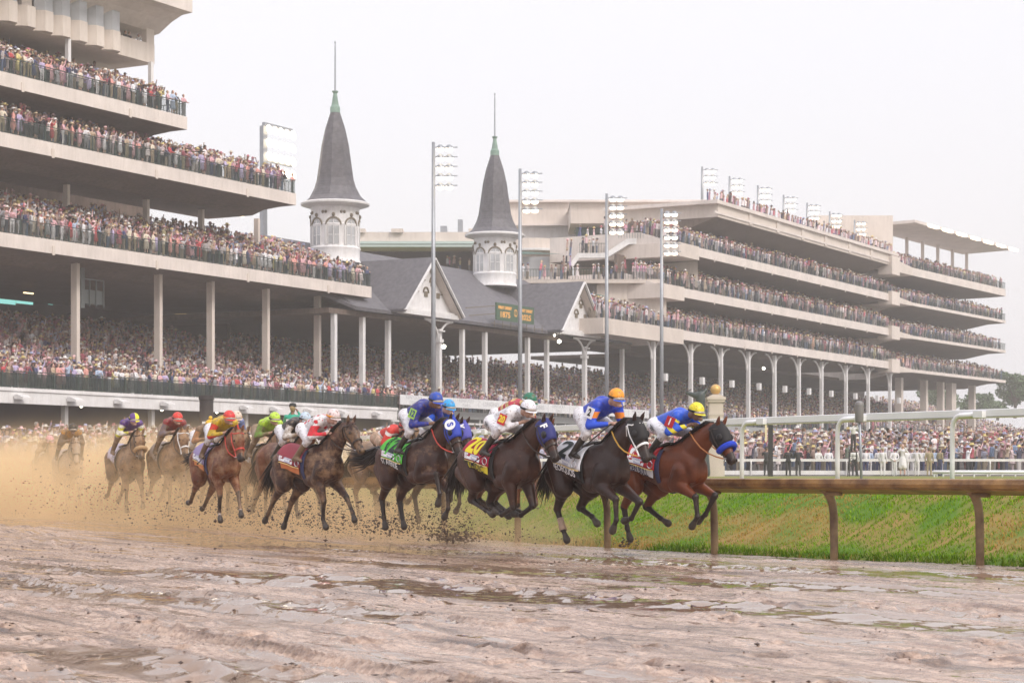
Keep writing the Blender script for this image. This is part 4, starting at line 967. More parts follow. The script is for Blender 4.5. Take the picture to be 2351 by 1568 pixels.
# ---------------------------------------------------------------- figures grown over a skeleton
def bone(mb, p, q, r0, r1, n=10):
    p, q = Vector(p), Vector(q); mb.tube([p, p.lerp(q, .33), p.lerp(q, .66), q], [r0, r0+(r1-r0)*.33, r0+(r1-r0)*.66, r1], n); mb.ball(p, r0, 10, 7); mb.ball(q, r1, 10, 7)
def grow(bones, voxel, smooth=3, ell=(), name='body'):
    """bones: (p, q, r0, r1, label); ell: (centre, (sx,sy,sz), label, rot_y); returns mesh with material_index=label"""
    mb = MB()
    for p, q, r0, r1, l in bones: bone(mb, p, q, r0, r1)
    for e in ell:
        c, s, l = e[:3]; k = len(mb.v); mb.ball((0, 0, 0), 1, 14, 10); M = Matrix.Translation(c) @ Matrix.Rotation(e[3] if len(e) > 3 else 0, 4, 'Y') @ Matrix.Diagonal((*s, 1))
        for i in range(k, len(mb.v)): mb.v[i] = tuple(M @ Vector(mb.v[i]))
    me = evalmesh(mb.mesh('t'), [('REMESH', dict(mode='VOXEL', voxel_size=voxel, use_smooth_shade=True)), ('SMOOTH', dict(factor=.5, iterations=smooth))])
    me.name = name; nf = len(me.polygons); cen = np.zeros(nf*3); me.polygons.foreach_get('center', cen); cen = cen.reshape(-1, 3)
    best = np.full(nf, 1e9); lab = np.zeros(nf, int)
    for p, q, r0, r1, l in bones:
        p, q = np.array(p, float), np.array(q, float); d = q-p; L2 = max((d*d).sum(), 1e-9); t = np.clip(((cen-p)@d)/L2, 0, 1)
        dd = np.linalg.norm(cen-(p+t[:, None]*d), axis=1)-(r0+(r1-r0)*t); k = dd < best; best[k] = dd[k]; lab[k] = l
    for e in ell:
        c, s, l = e[:3]; q = cen-np.array(c); 
        if len(e) > 3: a = e[3]; q = np.stack([q[:, 0]*math.cos(a)-q[:, 2]*math.sin(a), q[:, 1], q[:, 0]*math.sin(a)+q[:, 2]*math.cos(a)], 1)
        n_ = np.linalg.norm(q/np.array(s), axis=1); dd = (n_-1)*min(s); k = dd < best; best[k] = dd[k]; lab[k] = l
    me.polygons.foreach_set('material_index', lab.astype(np.int32)); me.polygons.foreach_set('use_smooth', np.full(nf, True)); me.update()
    return me
def person_mesh(pose, hat, female=False, voxel=.026):
    """faces -Y; labels 0 shirt 1 trousers 2 skin 3 hair 4 hat 5 shoes"""
    b = []
    W = .19 if not female else .165
    for s in (-1, 1):
        hip, kn, an = (s*.09, 0, .92), (s*.10, -.02, .50), (s*.11, .02, .08)
        if female: b += [(hip, kn, .10, .13, 0), ((s*.1, 0, .5), an, .05, .04, 2)]
        else: b += [(hip, kn, .095, .072, 1), (kn, an, .07, .055, 1)]
        b.append((an, (s*.12, -.14, .045), .05, .035, 5))
        sh = (s*W, .0, 1.41)
        P = {'rail': [(s*.30, -.10, 1.15), (s*.20, -.34, 1.12)], 'down': [(s*.25, .03, 1.13), (s*.24, -.05, .88)], 'film': [(s*.28, -.18, 1.28), (s*.08, -.26, 1.56)],
             'clap': [(s*.27, -.06, 1.14), (s*.06, -.26, 1.24)], 'back': [(s*.26, .10, 1.14), (s*.06, .17, .98)], 'wave': [(s*.30, -.08, 1.62), (s*.30, -.14, 1.90)] if s > 0 else [(s*.27, -.02, 1.14), (s*.2, -.22, 1.08)]}[pose]
        e, h = P; b += [(sh, e, .062, .048, 0), (e, h, .047, .034, 0)]
        d = (Vector(h)-Vector(e)).normalized(); b.append((h, tuple(Vector(h)+d*.10), .036, .028, 2))
    b += [((0, 0, .95), (0, .0, 1.12), .135 if not female else .14, .135 if not female else .11, 0 if female else 1), ((0, .0, 1.08), (0, -.01, 1.32), .14 if not female else .115, .155 if not female else .13, 0),
          ((-W+.02, 0, 1.40), (W-.02, 0, 1.40), .07, .07, 0), ((0, 0, 1.42), (0, -.01, 1.55), .055, .052, 2)]
    ell = [((0, -.015, 1.635), (.078, .098, .115), 2), ((0, .018, 1.665), (.086, .10, .105), 3), ((0, -.112, 1.625), (.014, .018, .022), 2)]
    if female: ell.append(((0, .06, 1.55), (.085, .06, .14), 3)); b.append(((0, 0, .62), (0, 0, .95), .19, .15, 0))
    me = grow(b, voxel, 2, ell, 'person')
    if hat:
        bm = bmesh.new(); bm.from_mesh(me); mb = MB()
        if hat == 'straw': mb.lathe([(.20, 1.695), (.205, 1.71), (.105, 1.715), (.10, 1.80), (.06, 1.825), (.01, 1.82)], (0, -.005, 0), 14)
        elif hat == 'wide': mb.lathe([(.27, 1.69), (.30, 1.70), (.11, 1.72), (.10, 1.79), (.01, 1.81)], (0, 0, 0), 14)
        elif hat == 'cap': mb.lathe([(.105, 1.68), (.108, 1.72), (.085, 1.78), (.01, 1.80)], (0, 0, 0), 12); mb.box(-.07, .07, -.20, -.08, 1.685, 1.70)
        elif hat == 'service': mb.lathe([(.10, 1.68), (.105, 1.725), (.135, 1.765), (.13, 1.78), (.01, 1.79)], (0, 0, 0), 14); mb.box(-.07, .07, -.17, -.08, 1.675, 1.69)
        m2 = mb.mesh('h'); b2 = bmesh.new(); b2.from_mesh(m2)
        tmp = bpy.data.meshes.new('t'); 
        for f in b2.faces: f.material_index = 4
        b2.to_mesh(tmp); bm.from_mesh(tmp); bm.to_mesh(me); bm.free(); b2.free(); bpy.data.meshes.remove(tmp); bpy.data.meshes.remove(m2)
    while len(me.materials) < 6: me.materials.append(None)
    return me
def cm(name, c, rough=.75): return pm(name, c, rough, var=.12, scale=9)
CL = {'pink': (.68, .40, .44), 'white': (.76, .75, .77), 'cream': (.72, .64, .52), 'red': (.52, .07, .08), 'navy': (.06, .07, .16), 'black': (.03, .03, .035), 'lilac': (.52, .44, .66), 'pale blue': (.45, .55, .72),
      'grey': (.30, .30, .32), 'tan': (.50, .38, .27), 'yellow': (.66, .56, .24), 'orange': (.66, .36, .22), 'green': (.18, .28, .18), 'maroon': (.24, .06, .08), 'coral': (.75, .36, .32), 'khaki': (.36, .30, .19), 'olive': (.14, .15, .07)}
CM = {k: cm(k+' cloth', v) for k, v in CL.items()}
SKM = [pm('skin %s' % n_, c, .5) for n_, c in (('light', (.56, .35, .28)), ('tan', (.45, .27, .20)), ('brown', (.22, .12, .08)))]
HRM = [pm('hair %s' % n_, c, .6) for n_, c in (('dark', (.04, .03, .025)), ('brown', (.14, .08, .05)), ('blond', (.36, .26, .14)))]
M_shoe = pm('dark shoe leather', (.03, .025, .02), .35)
HTM = {k: cm(k+' hat', v) for k, v in {'straw': (.66, .54, .36), 'white': (.80, .79, .78), 'pink': (.72, .46, .50), 'black': (.03, .03, .03), 'red': (.5, .08, .1)}.items()}
PMESH = {}
for p_ in ('rail', 'film', 'clap', 'down', 'wave'):
    for h_ in (None, 'straw', 'cap'): PMESH[(p_, h_, False)] = None
def pmesh(p_, h_, f_):
    k = (p_, h_, f_)
    if PMESH.get(k) is None: PMESH[k] = person_mesh(p_, h_, f_)
    return PMESH[k]
ORD = 'first second third fourth fifth sixth seventh eighth ninth tenth eleventh twelfth thirteenth fourteenth fifteenth sixteenth seventeenth eighteenth nineteenth'.split()
TENS = {2: 'twent', 3: 'thirt', 4: 'fort', 5: 'fift', 6: 'sixt', 7: 'sevent', 8: 'eight', 9: 'ninet'}
def ordinal(n):
    if n < 20: return ORD[n-1]
    t, u = divmod(n, 10); return TENS[t]+('ieth' if u == 0 else 'y-'+ORD[u-1]) if n < 100 else 'hundred-and-'+ordinal(n-100) if n > 100 else 'hundredth'
def place_person(loc, rz, mesh, shirt, pants, hatm, label, group, sc_=1., skin=None, hair=None):
    o = bpy.data.objects.new('person', mesh); COL.objects.link(o); o.location = loc; o.rotation_euler = (0, 0, rz); o.scale = (sc_,)*3
    for i, m in enumerate((shirt, pants, skin or random.choice(SKM[:2]+[SKM[0]]), hair or random.choice(HRM), hatm or HRM[0], M_shoe)):
        o.material_slots[i].link = 'OBJECT'; o.material_slots[i].material = m
    tag(o, label, 'person', group); return o
PN = ['black', 'navy', 'khaki', 'grey', 'white', 'tan']
TOPS = ['pink', 'white', 'cream', 'white', 'pink', 'lilac', 'pale blue', 'navy', 'black', 'red', 'coral', 'tan', 'grey', 'maroon', 'pink', 'cream', 'lilac', 'white', 'yellow', 'coral']
def rail_people(x0, x1, w, z, place, group, n, rz_off=R(8)):
    ua, ub = U(x0, w), U(x1, w)
    for i in range(n):
        u = ua+(ub-ua)*(i+.5+random.uniform(-.3, .3))/n
        pose = random.choice(['rail', 'rail', 'film', 'clap', 'down', 'rail', 'wave', 'clap']); fem = random.random() < .4; hat = random.choice([None, None, 'straw', 'cap', 'straw'] if not fem else [None, 'wide', None, 'straw'])
        top = random.choice(TOPS); bot = random.choice(PN); hc = random.choice(['straw', 'straw', 'white', 'pink', 'black']) if hat else None
        wd = ('%s dress' % top) if fem else ('%s top' % top)
        lb = 'person in %s%s, %s from the left at %s' % (wd, {'straw': ' and hat', 'wide': ' and wide hat', 'cap': ' and cap', None: ', bareheaded'}[hat], ordinal(i+1), place)
        place_person(wl(u, w+random.uniform(-.1, .15), z), AE+rz_off+random.gauss(0, .3), pmesh(pose, hat, fem), CM[top], CM[bot], HTM[hc] if hc else None, lb, group, random.gauss(1.0, .04))
rail_people(2, 905, -2.45, zD, 'the lowest rail', 'spectators at the lower terrace rail', 84)
rail_people(2, 846, .5, zC+.02, 'the middle balcony', 'spectators at the middle balcony rail', 64)
rail_people(2, 672, .5, zB+.02, 'the third balcony up', 'spectators at the upper middle balcony rail', 46)
rail_people(2, 424, .5, zA+.02, 'the top balcony', 'spectators at the top left balcony rail', 32)
# suite guests
for i, (x, top) in enumerate(((330, 'white'), (309, 'black'), (300, 'black'))):
    u, z = uz(x, 108, 3.3); place_person(wl(u, 3.8, zs1-1.05 if i else zs1-1.0), AE, pmesh('film' if i == 0 else 'down', None, False), CM[top], CM['black'], None,
        ['person in white shirt with raised hands in the open corner suite', 'person in dark suit just left of the white shirt in the corner suite', 'person in dark suit furthest left in the open corner suite'][i], 'guests in the corner suite')
# ---- people on the turf by the outer rail (x in zoom pixels: photograph x = 1591.8 + xz/3.097)
LN = [(100, 'vest', 'navy', 126), (196, 'black', 'black', 122), (285, 'vest', 'black', 128), (675, 'black', 'black', 122), (745, 'black', 'black', 121), (850, 'khaki', 'khaki', 128),
      (888, 'vest', 'navy', 126), (962, 'white', 'navy', 126), (1146, 'vest', 'black', 124), (1225, 'white', 'navy', 126), (1250, 'pale blue', 'white', 127), (1268, 'pale blue', 'navy', 128),
      (1318, 'white', 'navy', 126), (1347, 'white', 'white', 123), (1430, 'white', 'white', 125), (1515, 'white', 'white', 125), (1555, 'white', 'white', 126), (1590, 'white', 'white', 124), (1626, 'white', 'navy', 126),
      (1677, 'khaki', 'khaki', 124), (1713, 'pale blue', 'navy', 126), (1755, 'khaki', 'navy', 124), (1797, 'khaki', 'khaki', 128), (1852, 'white', 'navy', 140), (1882, 'tan', 'navy', 165), (1960, 'white', 'white', 168), (2005, 'white', 'navy', 180),
      (2080, 'black', 'black', 182), (2106, 'white', 'white', 184), (2156, 'white', 'navy', 182), (2212, 'pale blue', 'navy', 184), (2262, 'black', 'black', 182), (2342, 'khaki', 'khaki', 170), (520, 'black', 'black', 120)]
CM['vest'] = pm('white bib cloth', (.70, .70, .68), .7, var=.1, scale=20)
ct = 0
for i, (xz, top, bot, Y) in enumerate(LN):
    x = 1591.8+xz/3.097; X = (x-CX)/F*Y; z = 1.0+.75*sstep((Y-130)/80)+(.02 if Y < 118 else 0)
    uni = top in ('white', 'khaki', 'pale blue', 'tan') or (bot == 'black' and xz > 2000)
    nm = {'vest': 'person in white bib over dark sleeves', 'black': 'person in black jacket', 'khaki': 'person in khaki uniform', 'white': 'person in %s trousers and white cap' % bot, 'pale blue': 'person in pale blue shirt', 'tan': 'person in tan uniform'}[top]
    lb = '%s, %s from left before the outer rail' % (nm, ordinal(i+1 if xz != 520 else 4))
    if xz == 520: lb = 'person in black holding a camera beside the dark pole'
    elif xz > 520: lb = '%s, %s from left before the outer rail' % (nm, ordinal(i+2))
    lb = lb.replace('person in white bib over dark sleeves', 'person in white bib')
    place_person((X, Y, z), random.gauss(R(180) if top not in ('white', 'khaki', 'pale blue') else R(150), .5), pmesh('film' if xz == 520 else random.choice(['back', 'down', 'clap']), 'service' if uni else random.choice([None, 'cap']), False),
                 CM[top], CM[bot], HTM['white'] if uni and top != 'khaki' else HTM['black'] if top == 'black' else CM['khaki'], lb, 'people lined up before the outer rail')
# ladder photographer, kneeling photographer, poncho person
Y = 119; X = (1591.8+1137/3.097-CX)/F*Y; st = empty('step_ladder', (X, Y, 1.0), 0, 'small dark step ladder with a photographer standing on it', 'ladder')
m = MB(); 
for s in (-.25, .25): m.bar((s, -.1, 0), (s*.8, .1, 1.45), .06); m.bar((s, .5, 0), (s*.8, .15, 1.4), .05)
m.build('side_frame', M_black, st); m = MB(); m.box(-.25, .25, -.1, .25, 1.42, 1.47); m.build('top_step', M_black, st)
for k in range(4): m = MB(); m.box(-.25, .25, -.1+k*.04, .02+k*.04, .3+k*.3, .34+k*.3); m.build('step', M_black, st)
place_person((X, Y, 2.47), R(20), pmesh('film', None, False), CM['vest'], CM['black'], None, 'photographer in white bib standing on the step ladder', 'people lined up before the outer rail', 1.0, SKM[2])
Y = 112; X = (1591.8+1488/3.097-CX)/F*Y; place_person((X, Y, 1.0), R(-10), pmesh('film', None, True), CM['white'], CM['white'], None, 'person in long white poncho holding a phone up to the race', 'people lined up before the outer rail', 1.05)
# ================================================================ horses and jockeys (local frame: x forward, y left, z up)
TORSO = [(-.90, 1.22, .09, .07), (-.83, 1.25, .19, .16), (-.70, 1.29, .255, .225), (-.50, 1.315, .27, .255), (-.28, 1.275, .245, .245), (-.05, 1.225, .275, .265), (.18, 1.195, .325, .262), (.38, 1.215, .345, .232), (.55, 1.235, .30, .205), (.70, 1.215, .225, .17), (.80, 1.20, .12, .11)]
def tsec(x):
    for i in range(len(TORSO)-1):
        a, b = TORSO[i], TORSO[i+1]
        if x <= b[0] or i == len(TORSO)-2:
            t = max(0, min(1, (x-a[0])/(b[0]-a[0]))); return [a[j]+(b[j]-a[j])*t for j in (1, 2, 3)]
def onbody(x, a, off, side=-1):
    zc, hh, hw = tsec(x); e = .92
    return Vector((x, side*(hw+off)*math.sin(a), zc+(hh+off)*math.cos(a)))
HST = [(0, .12, .088), (.12, .142, .10), (.26, .158, .106), (.42, .136, .094), (.58, .102, .072), (.74, .084, .062), (.88, .080, .062), (.96, .068, .056), (1.0, .042, .042)]
def loftp(mb, st, n=16):
    """st: (point, updir, hh, hw)"""
    k = len(mb.v)
    for p, up, hh, hw in st:
        for j in range(n):
            a = 2*math.pi*j/n; mb.v.append(tuple(Vector(p)+Vector(up)*hh*math.cos(a)+Vector((0, 1, 0))*hw*math.sin(a)))
    for i in range(len(st)-1):
        for j in range(n): mb.f.append((k+i*n+j, k+i*n+(j+1) % n, k+(i+1)*n+(j+1) % n, k+(i+1)*n+j)); mb.mi.append(0)
    mb.f.append(tuple(k+j for j in range(n))); mb.f.append(tuple(k+(len(st)-1)*n+j for j in range(n))[::-1]); mb.mi += [0, 0]
class Horse:
    def __init__(s, legs, poll=(1.10, 1.76), muz=(1.44, 1.28)):
        s.legs = legs; s.poll = Vector((poll[0], 0, poll[1])); s.muz = Vector((muz[0], 0, muz[1]))
        s.hd = (s.muz-s.poll).normalized(); s.hup = Vector((-s.hd.z, 0, s.hd.x)); 
        if s.hup.z < 0: s.hup = -s.hup
        s.hl = (s.muz-s.poll).length; s.me = s.build(); s.manem = s.mane(); s.tailm = {}
    def headpt(s, t, a, off):
        """t along head, a angle from the forehead side, off outward"""
        for i in range(len(HST)-1):
            A, B = HST[i], HST[i+1]
            if t <= B[0]: break
        f = max(0, min(1, (t-A[0])/(B[0]-A[0]))); hh = A[1]+(B[1]-A[1])*f; hw = A[2]+(B[2]-A[2])*f
        c = s.poll+s.hd*(t*s.hl)-s.hup*(.02+.01*t)
        return c+s.hup*(hh+off)*math.cos(a)+Vector((0, 1, 0))*(hw+off)*math.sin(a)
    def neckline(s):
        b = Vector((.50, 0, 1.33)); e = s.poll-s.hd*.0-Vector((.03, 0, .02)); pts = []
        for t in (0, .25, .5, .75, 1.):
            p = b.lerp(e, t); p.z += .035*math.sin(math.pi*t); pts.append(p)
        return pts
    def build(s):
        mb = MB(); lab = []
        st = []
        for i, (x, zc, hh, hw) in enumerate(TORSO): st.append(((x, 0, zc), (0, 0, 1), hh, hw))
        loftp(mb, st, 20)
        for i in range(len(TORSO)-1): lab.append(((TORSO[i][0], 0, TORSO[i][1]), (TORSO[i+1][0], 0, TORSO[i+1][1]), TORSO[i][3], TORSO[i+1][3], 0))
        N = s.neckline(); nr = [(.30, .15), (.235, .12), (.185, .098), (.155, .085), (.125, .08)]; st = []
        for i, p in enumerate(N):
            t = (N[min(i+1, 4)]-N[max(i-1, 0)]).normalized(); st.append((p, Vector((-t.z, 0, t.x)), *nr[i]))
        loftp(mb, st, 16)
        for i in range(4): lab.append((N[i], N[i+1], nr[i][1]*1.3, nr[i+1][1]*1.3, 0))
        st = [(s.poll+s.hd*(t*s.hl)-s.hup*(.02+.01*t), s.hup, hh, hw) for t, hh, hw in HST]; loftp(mb, st, 16)
        lab.append((s.poll, s.poll+s.hd*s.hl*.72, .1, .06, 0)); lab.append((s.poll+s.hd*s.hl*.80, s.muz, .06, .05, 2))
        def el(c, r, rot=0.):
            k = len(mb.v); mb.ball((0, 0, 0), 1, 12, 8); M = Matrix.Translation(c) @ Matrix.Rotation(rot, 4, 'Y') @ Matrix.Diagonal((*r, 1))
            for i in range(k, len(mb.v)): mb.v[i] = tuple(M @ Vector(mb.v[i]))
        for sd in (-1, 1):
            # cheek, eye ridge, nostril, ear
            c = s.headpt(.30, math.pi*.62*1, -.045); el((c.x, sd*.055, c.z), (.095, .035, .085))
            c = s.headpt(.34, R(58), 0); el((c.x, sd*abs(c.y)*.93, c.z), (.040, .022, .03), R(45))
            c = s.headpt(.93, R(75), -.012); el((c.x, sd*abs(c.y), c.z), (.032, .018, .036))
            e0 = s.poll+s.hup*.085+Vector((0, sd*.055, 0)); e1 = e0+s.hup*.13-s.hd*.05+Vector((-.02, sd*.02, 0)); em = e0.lerp(e1, .45)
            mb.tube([e0-s.hup*.03, e0, em, e1], [.03, .034, .032, .010], 8); lab.append((e0, e1, .04, .02, 0))
            # shoulder, haunch and chest muscle
            el((.49, sd*.125, 1.19), (.19, .080, .27), R(-22)); el((-.58, sd*.15, 1.20), (.25, .10, .27), R(12)); el((.68, sd*.08, 1.14), (.13, .085, .15)); el((.25, sd*.12, 1.0), (.24, .12, .14)); el((.30, sd*.10, 1.38), (.26, .09, .14), R(8))
        lg = []
        for key, pts in s.legs.items():
            pts = s.legs[key] = [(a_, b_+.13*(1-b_)) for a_, b_ in pts]
            sd = -1 if key[1] == 'N' else 1
            if key[0] == 'F':
                k_, f_, h_ = pts; S = (.52, sd*.13, 1.16); E = (.42, sd*.145, .99); K = (k_[0], sd*.125, k_[1]); Ft = (f_[0], sd*.115, f_[1]); H = (h_[0], sd*.11, h_[1])
                mid = tuple(Vector(E).lerp(Vector(K), .38)+Vector((.015, 0, 0)))
                lg += [(S, E, .145, .12, 0), (E, mid, .115, .088, 0), (mid, K, .085, .050, 0), (K, K, .056, .056, 1), (K, Ft, .044, .034, 1), (Ft, Ft, .045, .045, 1)]
            else:
                st_, h1, f_, h_ = pts; HP = (-.58, sd*.13, 1.27); ST = (st_[0], sd*.17, st_[1]); K = (h1[0], sd*.125, h1[1]); Ft = (f_[0], sd*.115, f_[1]); H = (h_[0], sd*.11, h_[1])
                mid = tuple(Vector(ST).lerp(Vector(K), .45)+Vector((-.01, -sd*.01, .0)))
                bt = (-.78, sd*.12, 1.10); th = tuple(Vector(ST).lerp(Vector(K), .30))
                lg += [(HP, ST, .20, .145, 0), (bt, th, .13, .10, 0), (ST, mid, .125, .082, 0), (mid, K, .080, .056, 0), (K, K, .060, .060, 1), (K, Ft, .048, .037, 1), (Ft, Ft, .047, .047, 1)]
                bk = Vector(K)-(Vector(Ft)-Vector(K)).normalized()*.07; lg.append((tuple(bk), K, .03, .045, 1))
            d = (Vector(H)-Vector(Ft)); L = d.length; d.normalize(); p1 = Vector(Ft)+d*L*.55
            lg += [(Ft, tuple(p1), .036, .036, 4), (tuple(p1), H, .045, .058, 3)]
        for p, q, r0, r1, l in lg: bone(mb, p, q, r0, r1); lab.append((p, q, r0, r1, l))
        me = evalmesh(mb.mesh('t'), [('REMESH', dict(mode='VOXEL', voxel_size=.0155, use_smooth_shade=True)), ('SMOOTH', dict(factor=.5, iterations=9))]); me.name = 'horse'
        nf = len(me.polygons); cen = np.zeros(nf*3); me.polygons.foreach_get('center', cen); cen = cen.reshape(-1, 3); best = np.full(nf, 1e9); lb = np.zeros(nf, int)
        for p, q, r0, r1, l in lab:
            p, q = np.array(p, float), np.array(q, float); d = q-p; t = np.clip(((cen-p)@d)/max((d*d).sum(), 1e-9), 0, 1)
            dd = np.linalg.norm(cen-(p+t[:, None]*d), axis=1)-(r0+(r1-r0)*t); k = dd < best; best[k] = dd[k]; lb[k] = l
        me.polygons.foreach_set('material_index', lb.astype(np.int32)); me.polygons.foreach_set('use_smooth', np.full(nf, True)); me.update()
        while len(me.materials) < 5: me.materials.append(None)
        return me
    def mane(s):
        rg = random.Random(5); mb = MB(); N = s.neckline(); W = [.285, .225, .175, .145, .12]
        for i in range(150):
            t = rg.random()*4; k = min(3, int(t)); f = t-k; p = N[k].lerp(N[k+1], f); d = (N[k+1]-N[k]).normalized(); up = Vector((-d.z, 0, d.x)); r = W[k]+(W[k+1]-W[k])*f
            a = p+up*(r-.02)+Vector((0, rg.uniform(-.02, .02), 0)); L = rg.uniform(.10, .20); sd = -1 if rg.random() < .6 else 1
            b = a+up*L*.40-d*L*.5+Vector((0, sd*rg.uniform(.02, .05), 0)); c = b-d*L*.6-up*L*rg.uniform(-.1, .35)+Vector((0, sd*rg.uniform(.0, .05), 0))
            mb.tube([a, b, c], [.016, .012, .003], 4)
        return mb.mesh('mane', True)
def tail_mesh(kind, seed=1):
    rg = random.Random(seed); mb = MB(); b = Vector((-.86, 0, 1.36))
    ax = {'fly': [(-1.05, 1.40), (-1.30, 1.32), (-1.60, 1.26)], 'low': [(-1.0, 1.30), (-1.16, 1.08), (-1.28, .86)], 'long': [(-1.06, 1.40), (-1.42, 1.28), (-1.85, 1.28)]}[kind]
    for i in range(90):
        sp = rg.uniform(.3, 1); dy = rg.gauss(0, .055); dz = rg.gauss(0, .06); p = [b+Vector((rg.uniform(-.02, .02), rg.gauss(0, .015), rg.gauss(0, .015)))]
        for j, (x, z) in enumerate(ax): 
            f = (j+1)/3; p.append(Vector((b.x+(x-b.x)*(.75+.35*sp), dy*f*1.3+rg.gauss(0, .01), b.z+(z-b.z)+dz*f*1.3+rg.gauss(0, .01))))
        mb.tube(p, [.022, .018, .012, .003], 4)
    return mb.mesh('tail', True)
P1 = dict(FN=[(.80, .78), (.83, .47), (.71, .31)], FF=[(.92, .80), (.74, .50), (.60, .39)], HN=[(-.44, .94), (-.72, .60), (-.66, .25), (-.60, .07)], HF=[(-.26, .92), (-.52, .60), (-.20, .42), (-.03, .34)])
P2 = dict(FN=[(.80, .76), (.80, .44), (.70, .27)], FF=[(1.0, .72), (.82, .46), (.66, .42)], HN=[(-.42, .92), (-.66, .58), (-.52, .25), (-.43, .09)], HF=[(-.22, .92), (-.46, .60), (-.14, .47), (.0, .36)])
P3 = dict(FN=[(.50, .56), (.20, .43), (.04, .50)], FF=[(.62, .58), (.34, .42), (.17, .44)], HN=[(-.36, .94), (-.56, .66), (-.20, .50), (-.03, .43)], HF=[(-.30, .92), (-.46, .60), (-.12, .44), (.05, .40)])
P5 = dict(FN=[(.84, 1.02), (.92, .68), (.86, .50)], FF=[(.78, .72), (.80, .42), (.70, .27)], HN=[(-.46, .92), (-.74, .58), (-.70, .24), (-.66, .06)], HF=[(-.40, .92), (-.62, .56), (-.52, .24), (-.46, .07)])
P8 = dict(FN=[(.56, .58), (.52, .26), (.60, .10)], FF=[(.84, .66), (1.02, .38), (1.08, .24)], HN=[(-.50, .90), (-.84, .62), (-1.06, .32), (-1.16, .18)], HF=[(-.44, .90), (-.72, .54), (-.86, .22), (-.92, .07)])
P11 = dict(FN=[(.52, .56), (.45, .23), (.50, .06)], FF=[(.78, .62), (.90, .32), (.97, .17)], HN=[(-.48, .90), (-.86, .68), (-1.12, .42), (-1.26, .40)], HF=[(-.42, .88), (-.76, .58), (-1.0, .34), (-1.12, .27)])
HM = {'a': Horse(P1), 'b': Horse(P2, (1.06, 1.80), (1.38, 1.30)), 'c': Horse(P3, (1.04, 1.76), (1.36, 1.26)), 'd': Horse(P5, (1.04, 1.80), (1.33, 1.28)), 'e': Horse(P8, (1.06, 1.86), (1.46, 1.42)), 'f': Horse(P11, (1.06, 1.76), (1.29, 1.24))}
def coat(name, c, c2, mud, rough=.42):
    """coat colour with splashed mud"""
    if name in MATS: return MATS[name]
    m = pm(name, c, rough, col2=c2, scale=2.6, bump=.22, bscale=28, spec=.38); n = m.node_tree; p = n.nodes['Principled BSDF']; L = n.links
    src = p.inputs['Base Color'].links[0].from_socket
    tc = n.nodes.new('ShaderNodeTexCoord'); nz = n.nodes.new('ShaderNodeTexNoise'); nz.inputs['Scale'].default_value = 5; nz.inputs['Detail'].default_value = 9; nz.inputs['Roughness'].default_value = .7
    L.new(tc.outputs['Object'], nz.inputs[0]); r = n.nodes.new('ShaderNodeValToRGB'); r.color_ramp.elements[0].position = .62-.34*mud; r.color_ramp.elements[1].position = .72-.2*mud
    r.color_ramp.elements[0].color = (0, 0, 0, 1); r.color_ramp.elements[1].color = (min(1, .15+mud), )*3+(1,)
    L.new(nz.outputs[0], r.inputs[0]); mx = n.nodes.new('ShaderNodeMixRGB'); mx.inputs[2].default_value = (.34, .205, .11, 1)
    L.new(r.outputs[0], mx.inputs[0]); L.new(src, mx.inputs[1]); L.new(mx.outputs[0], p.inputs['Base Color']); return m
COATS = {'bay': ((.19, .048, .012), (.08, .020, .007)), 'dark': ((.038, .014, .008), (.014, .006, .005)), 'brown': ((.065, .022, .011), (.024, .009, .006)), 'chestnut': ((.17, .050, .018), (.09, .027, .011)), 'grey': ((.46, .38, .31), (.30, .24, .19)), 'roan': ((.16, .10, .07), (.08, .05, .035))}
M_blackhair = pm('black horse hair', (.014, .011, .010), .45); M_hoof = pm('dark hoof', (.06, .045, .035), .5, var=.4, scale=8)
M_leather = pm('dark leather', (.03, .018, .012), .35); M_wbridle = pm('white bridle', (.8, .8, .8), .4); M_metal = pm('bit metal', (.6, .6, .62), .25, .9)
TAILS = {k: tail_mesh(k, i) for i, k in enumerate(('fly', 'low', 'long'))}
def band(H, t0, t1, a0, a1, off, th=.010, n=20):
    mb = MB(); k = 0
    for i in range(n+1):
        a = a0+(a1-a0)*i/n
        for t, o in ((t0, off), (t1, off), (t1, off+th), (t0, off+th)): mb.v.append(tuple(H.headpt(t, a, o)))
    for i in range(n):
        for j in range(4): mb.f.append((i*4+j, i*4+(j+1) % 4, (i+1)*4+(j+1) % 4, (i+1)*4+j)); mb.mi.append(0)
    return mb
def strap(H, pts, w=.022, side=-1, off=.008):
    mb = MB(); P = [H.headpt(t, side*a, off) for t, a in pts]
    mb.tube(P, w/2, 6); return mb
def cloth_mesh(x0, x1, a0, a1, off, nx=10, na=14, wav=.008, side=None):
    mb = MB(); sides = (-1, 1) if side is None else (side,)
    for sd in sides:
        k = len(mb.v)
        for i in range(nx+1):
            for j in range(na+1):
                x = x0+(x1-x0)*i/nx; a = a0+(a1-a0)*j/na; p = onbody(x, a, off+wav*math.sin(i*1.7+j*.8)*(j/na)+.012*(j/na)**2, sd)
                mb.v.append(tuple(p))
        for i in range(nx):
            for j in range(na): q = k+i*(na+1)+j; mb.f.append((q, q+1, q+na+2, q+na+1) if sd < 0 else (q, q+na+1, q+na+2, q+1)); mb.mi.append(0)
    return mb
def cloth_text(body, xc, ac, size, sx=1., bold=.01, off=.034, slant=0., name='lettering', align=None):
    me = text_mesh(body, size, bold); bm = bmesh.new(); bm.from_mesh(me)
    bmesh.ops.subdivide_edges(bm, edges=[e for e in bm.edges if e.calc_length() > .05], cuts=2)
    for v in bm.verts:
        x, y = v.co.x*sx, v.co.y; v.co = onbody(xc+x+slant*y, ac-y/.30, off, -1)
    bm.to_mesh(me); bm.free(); return me
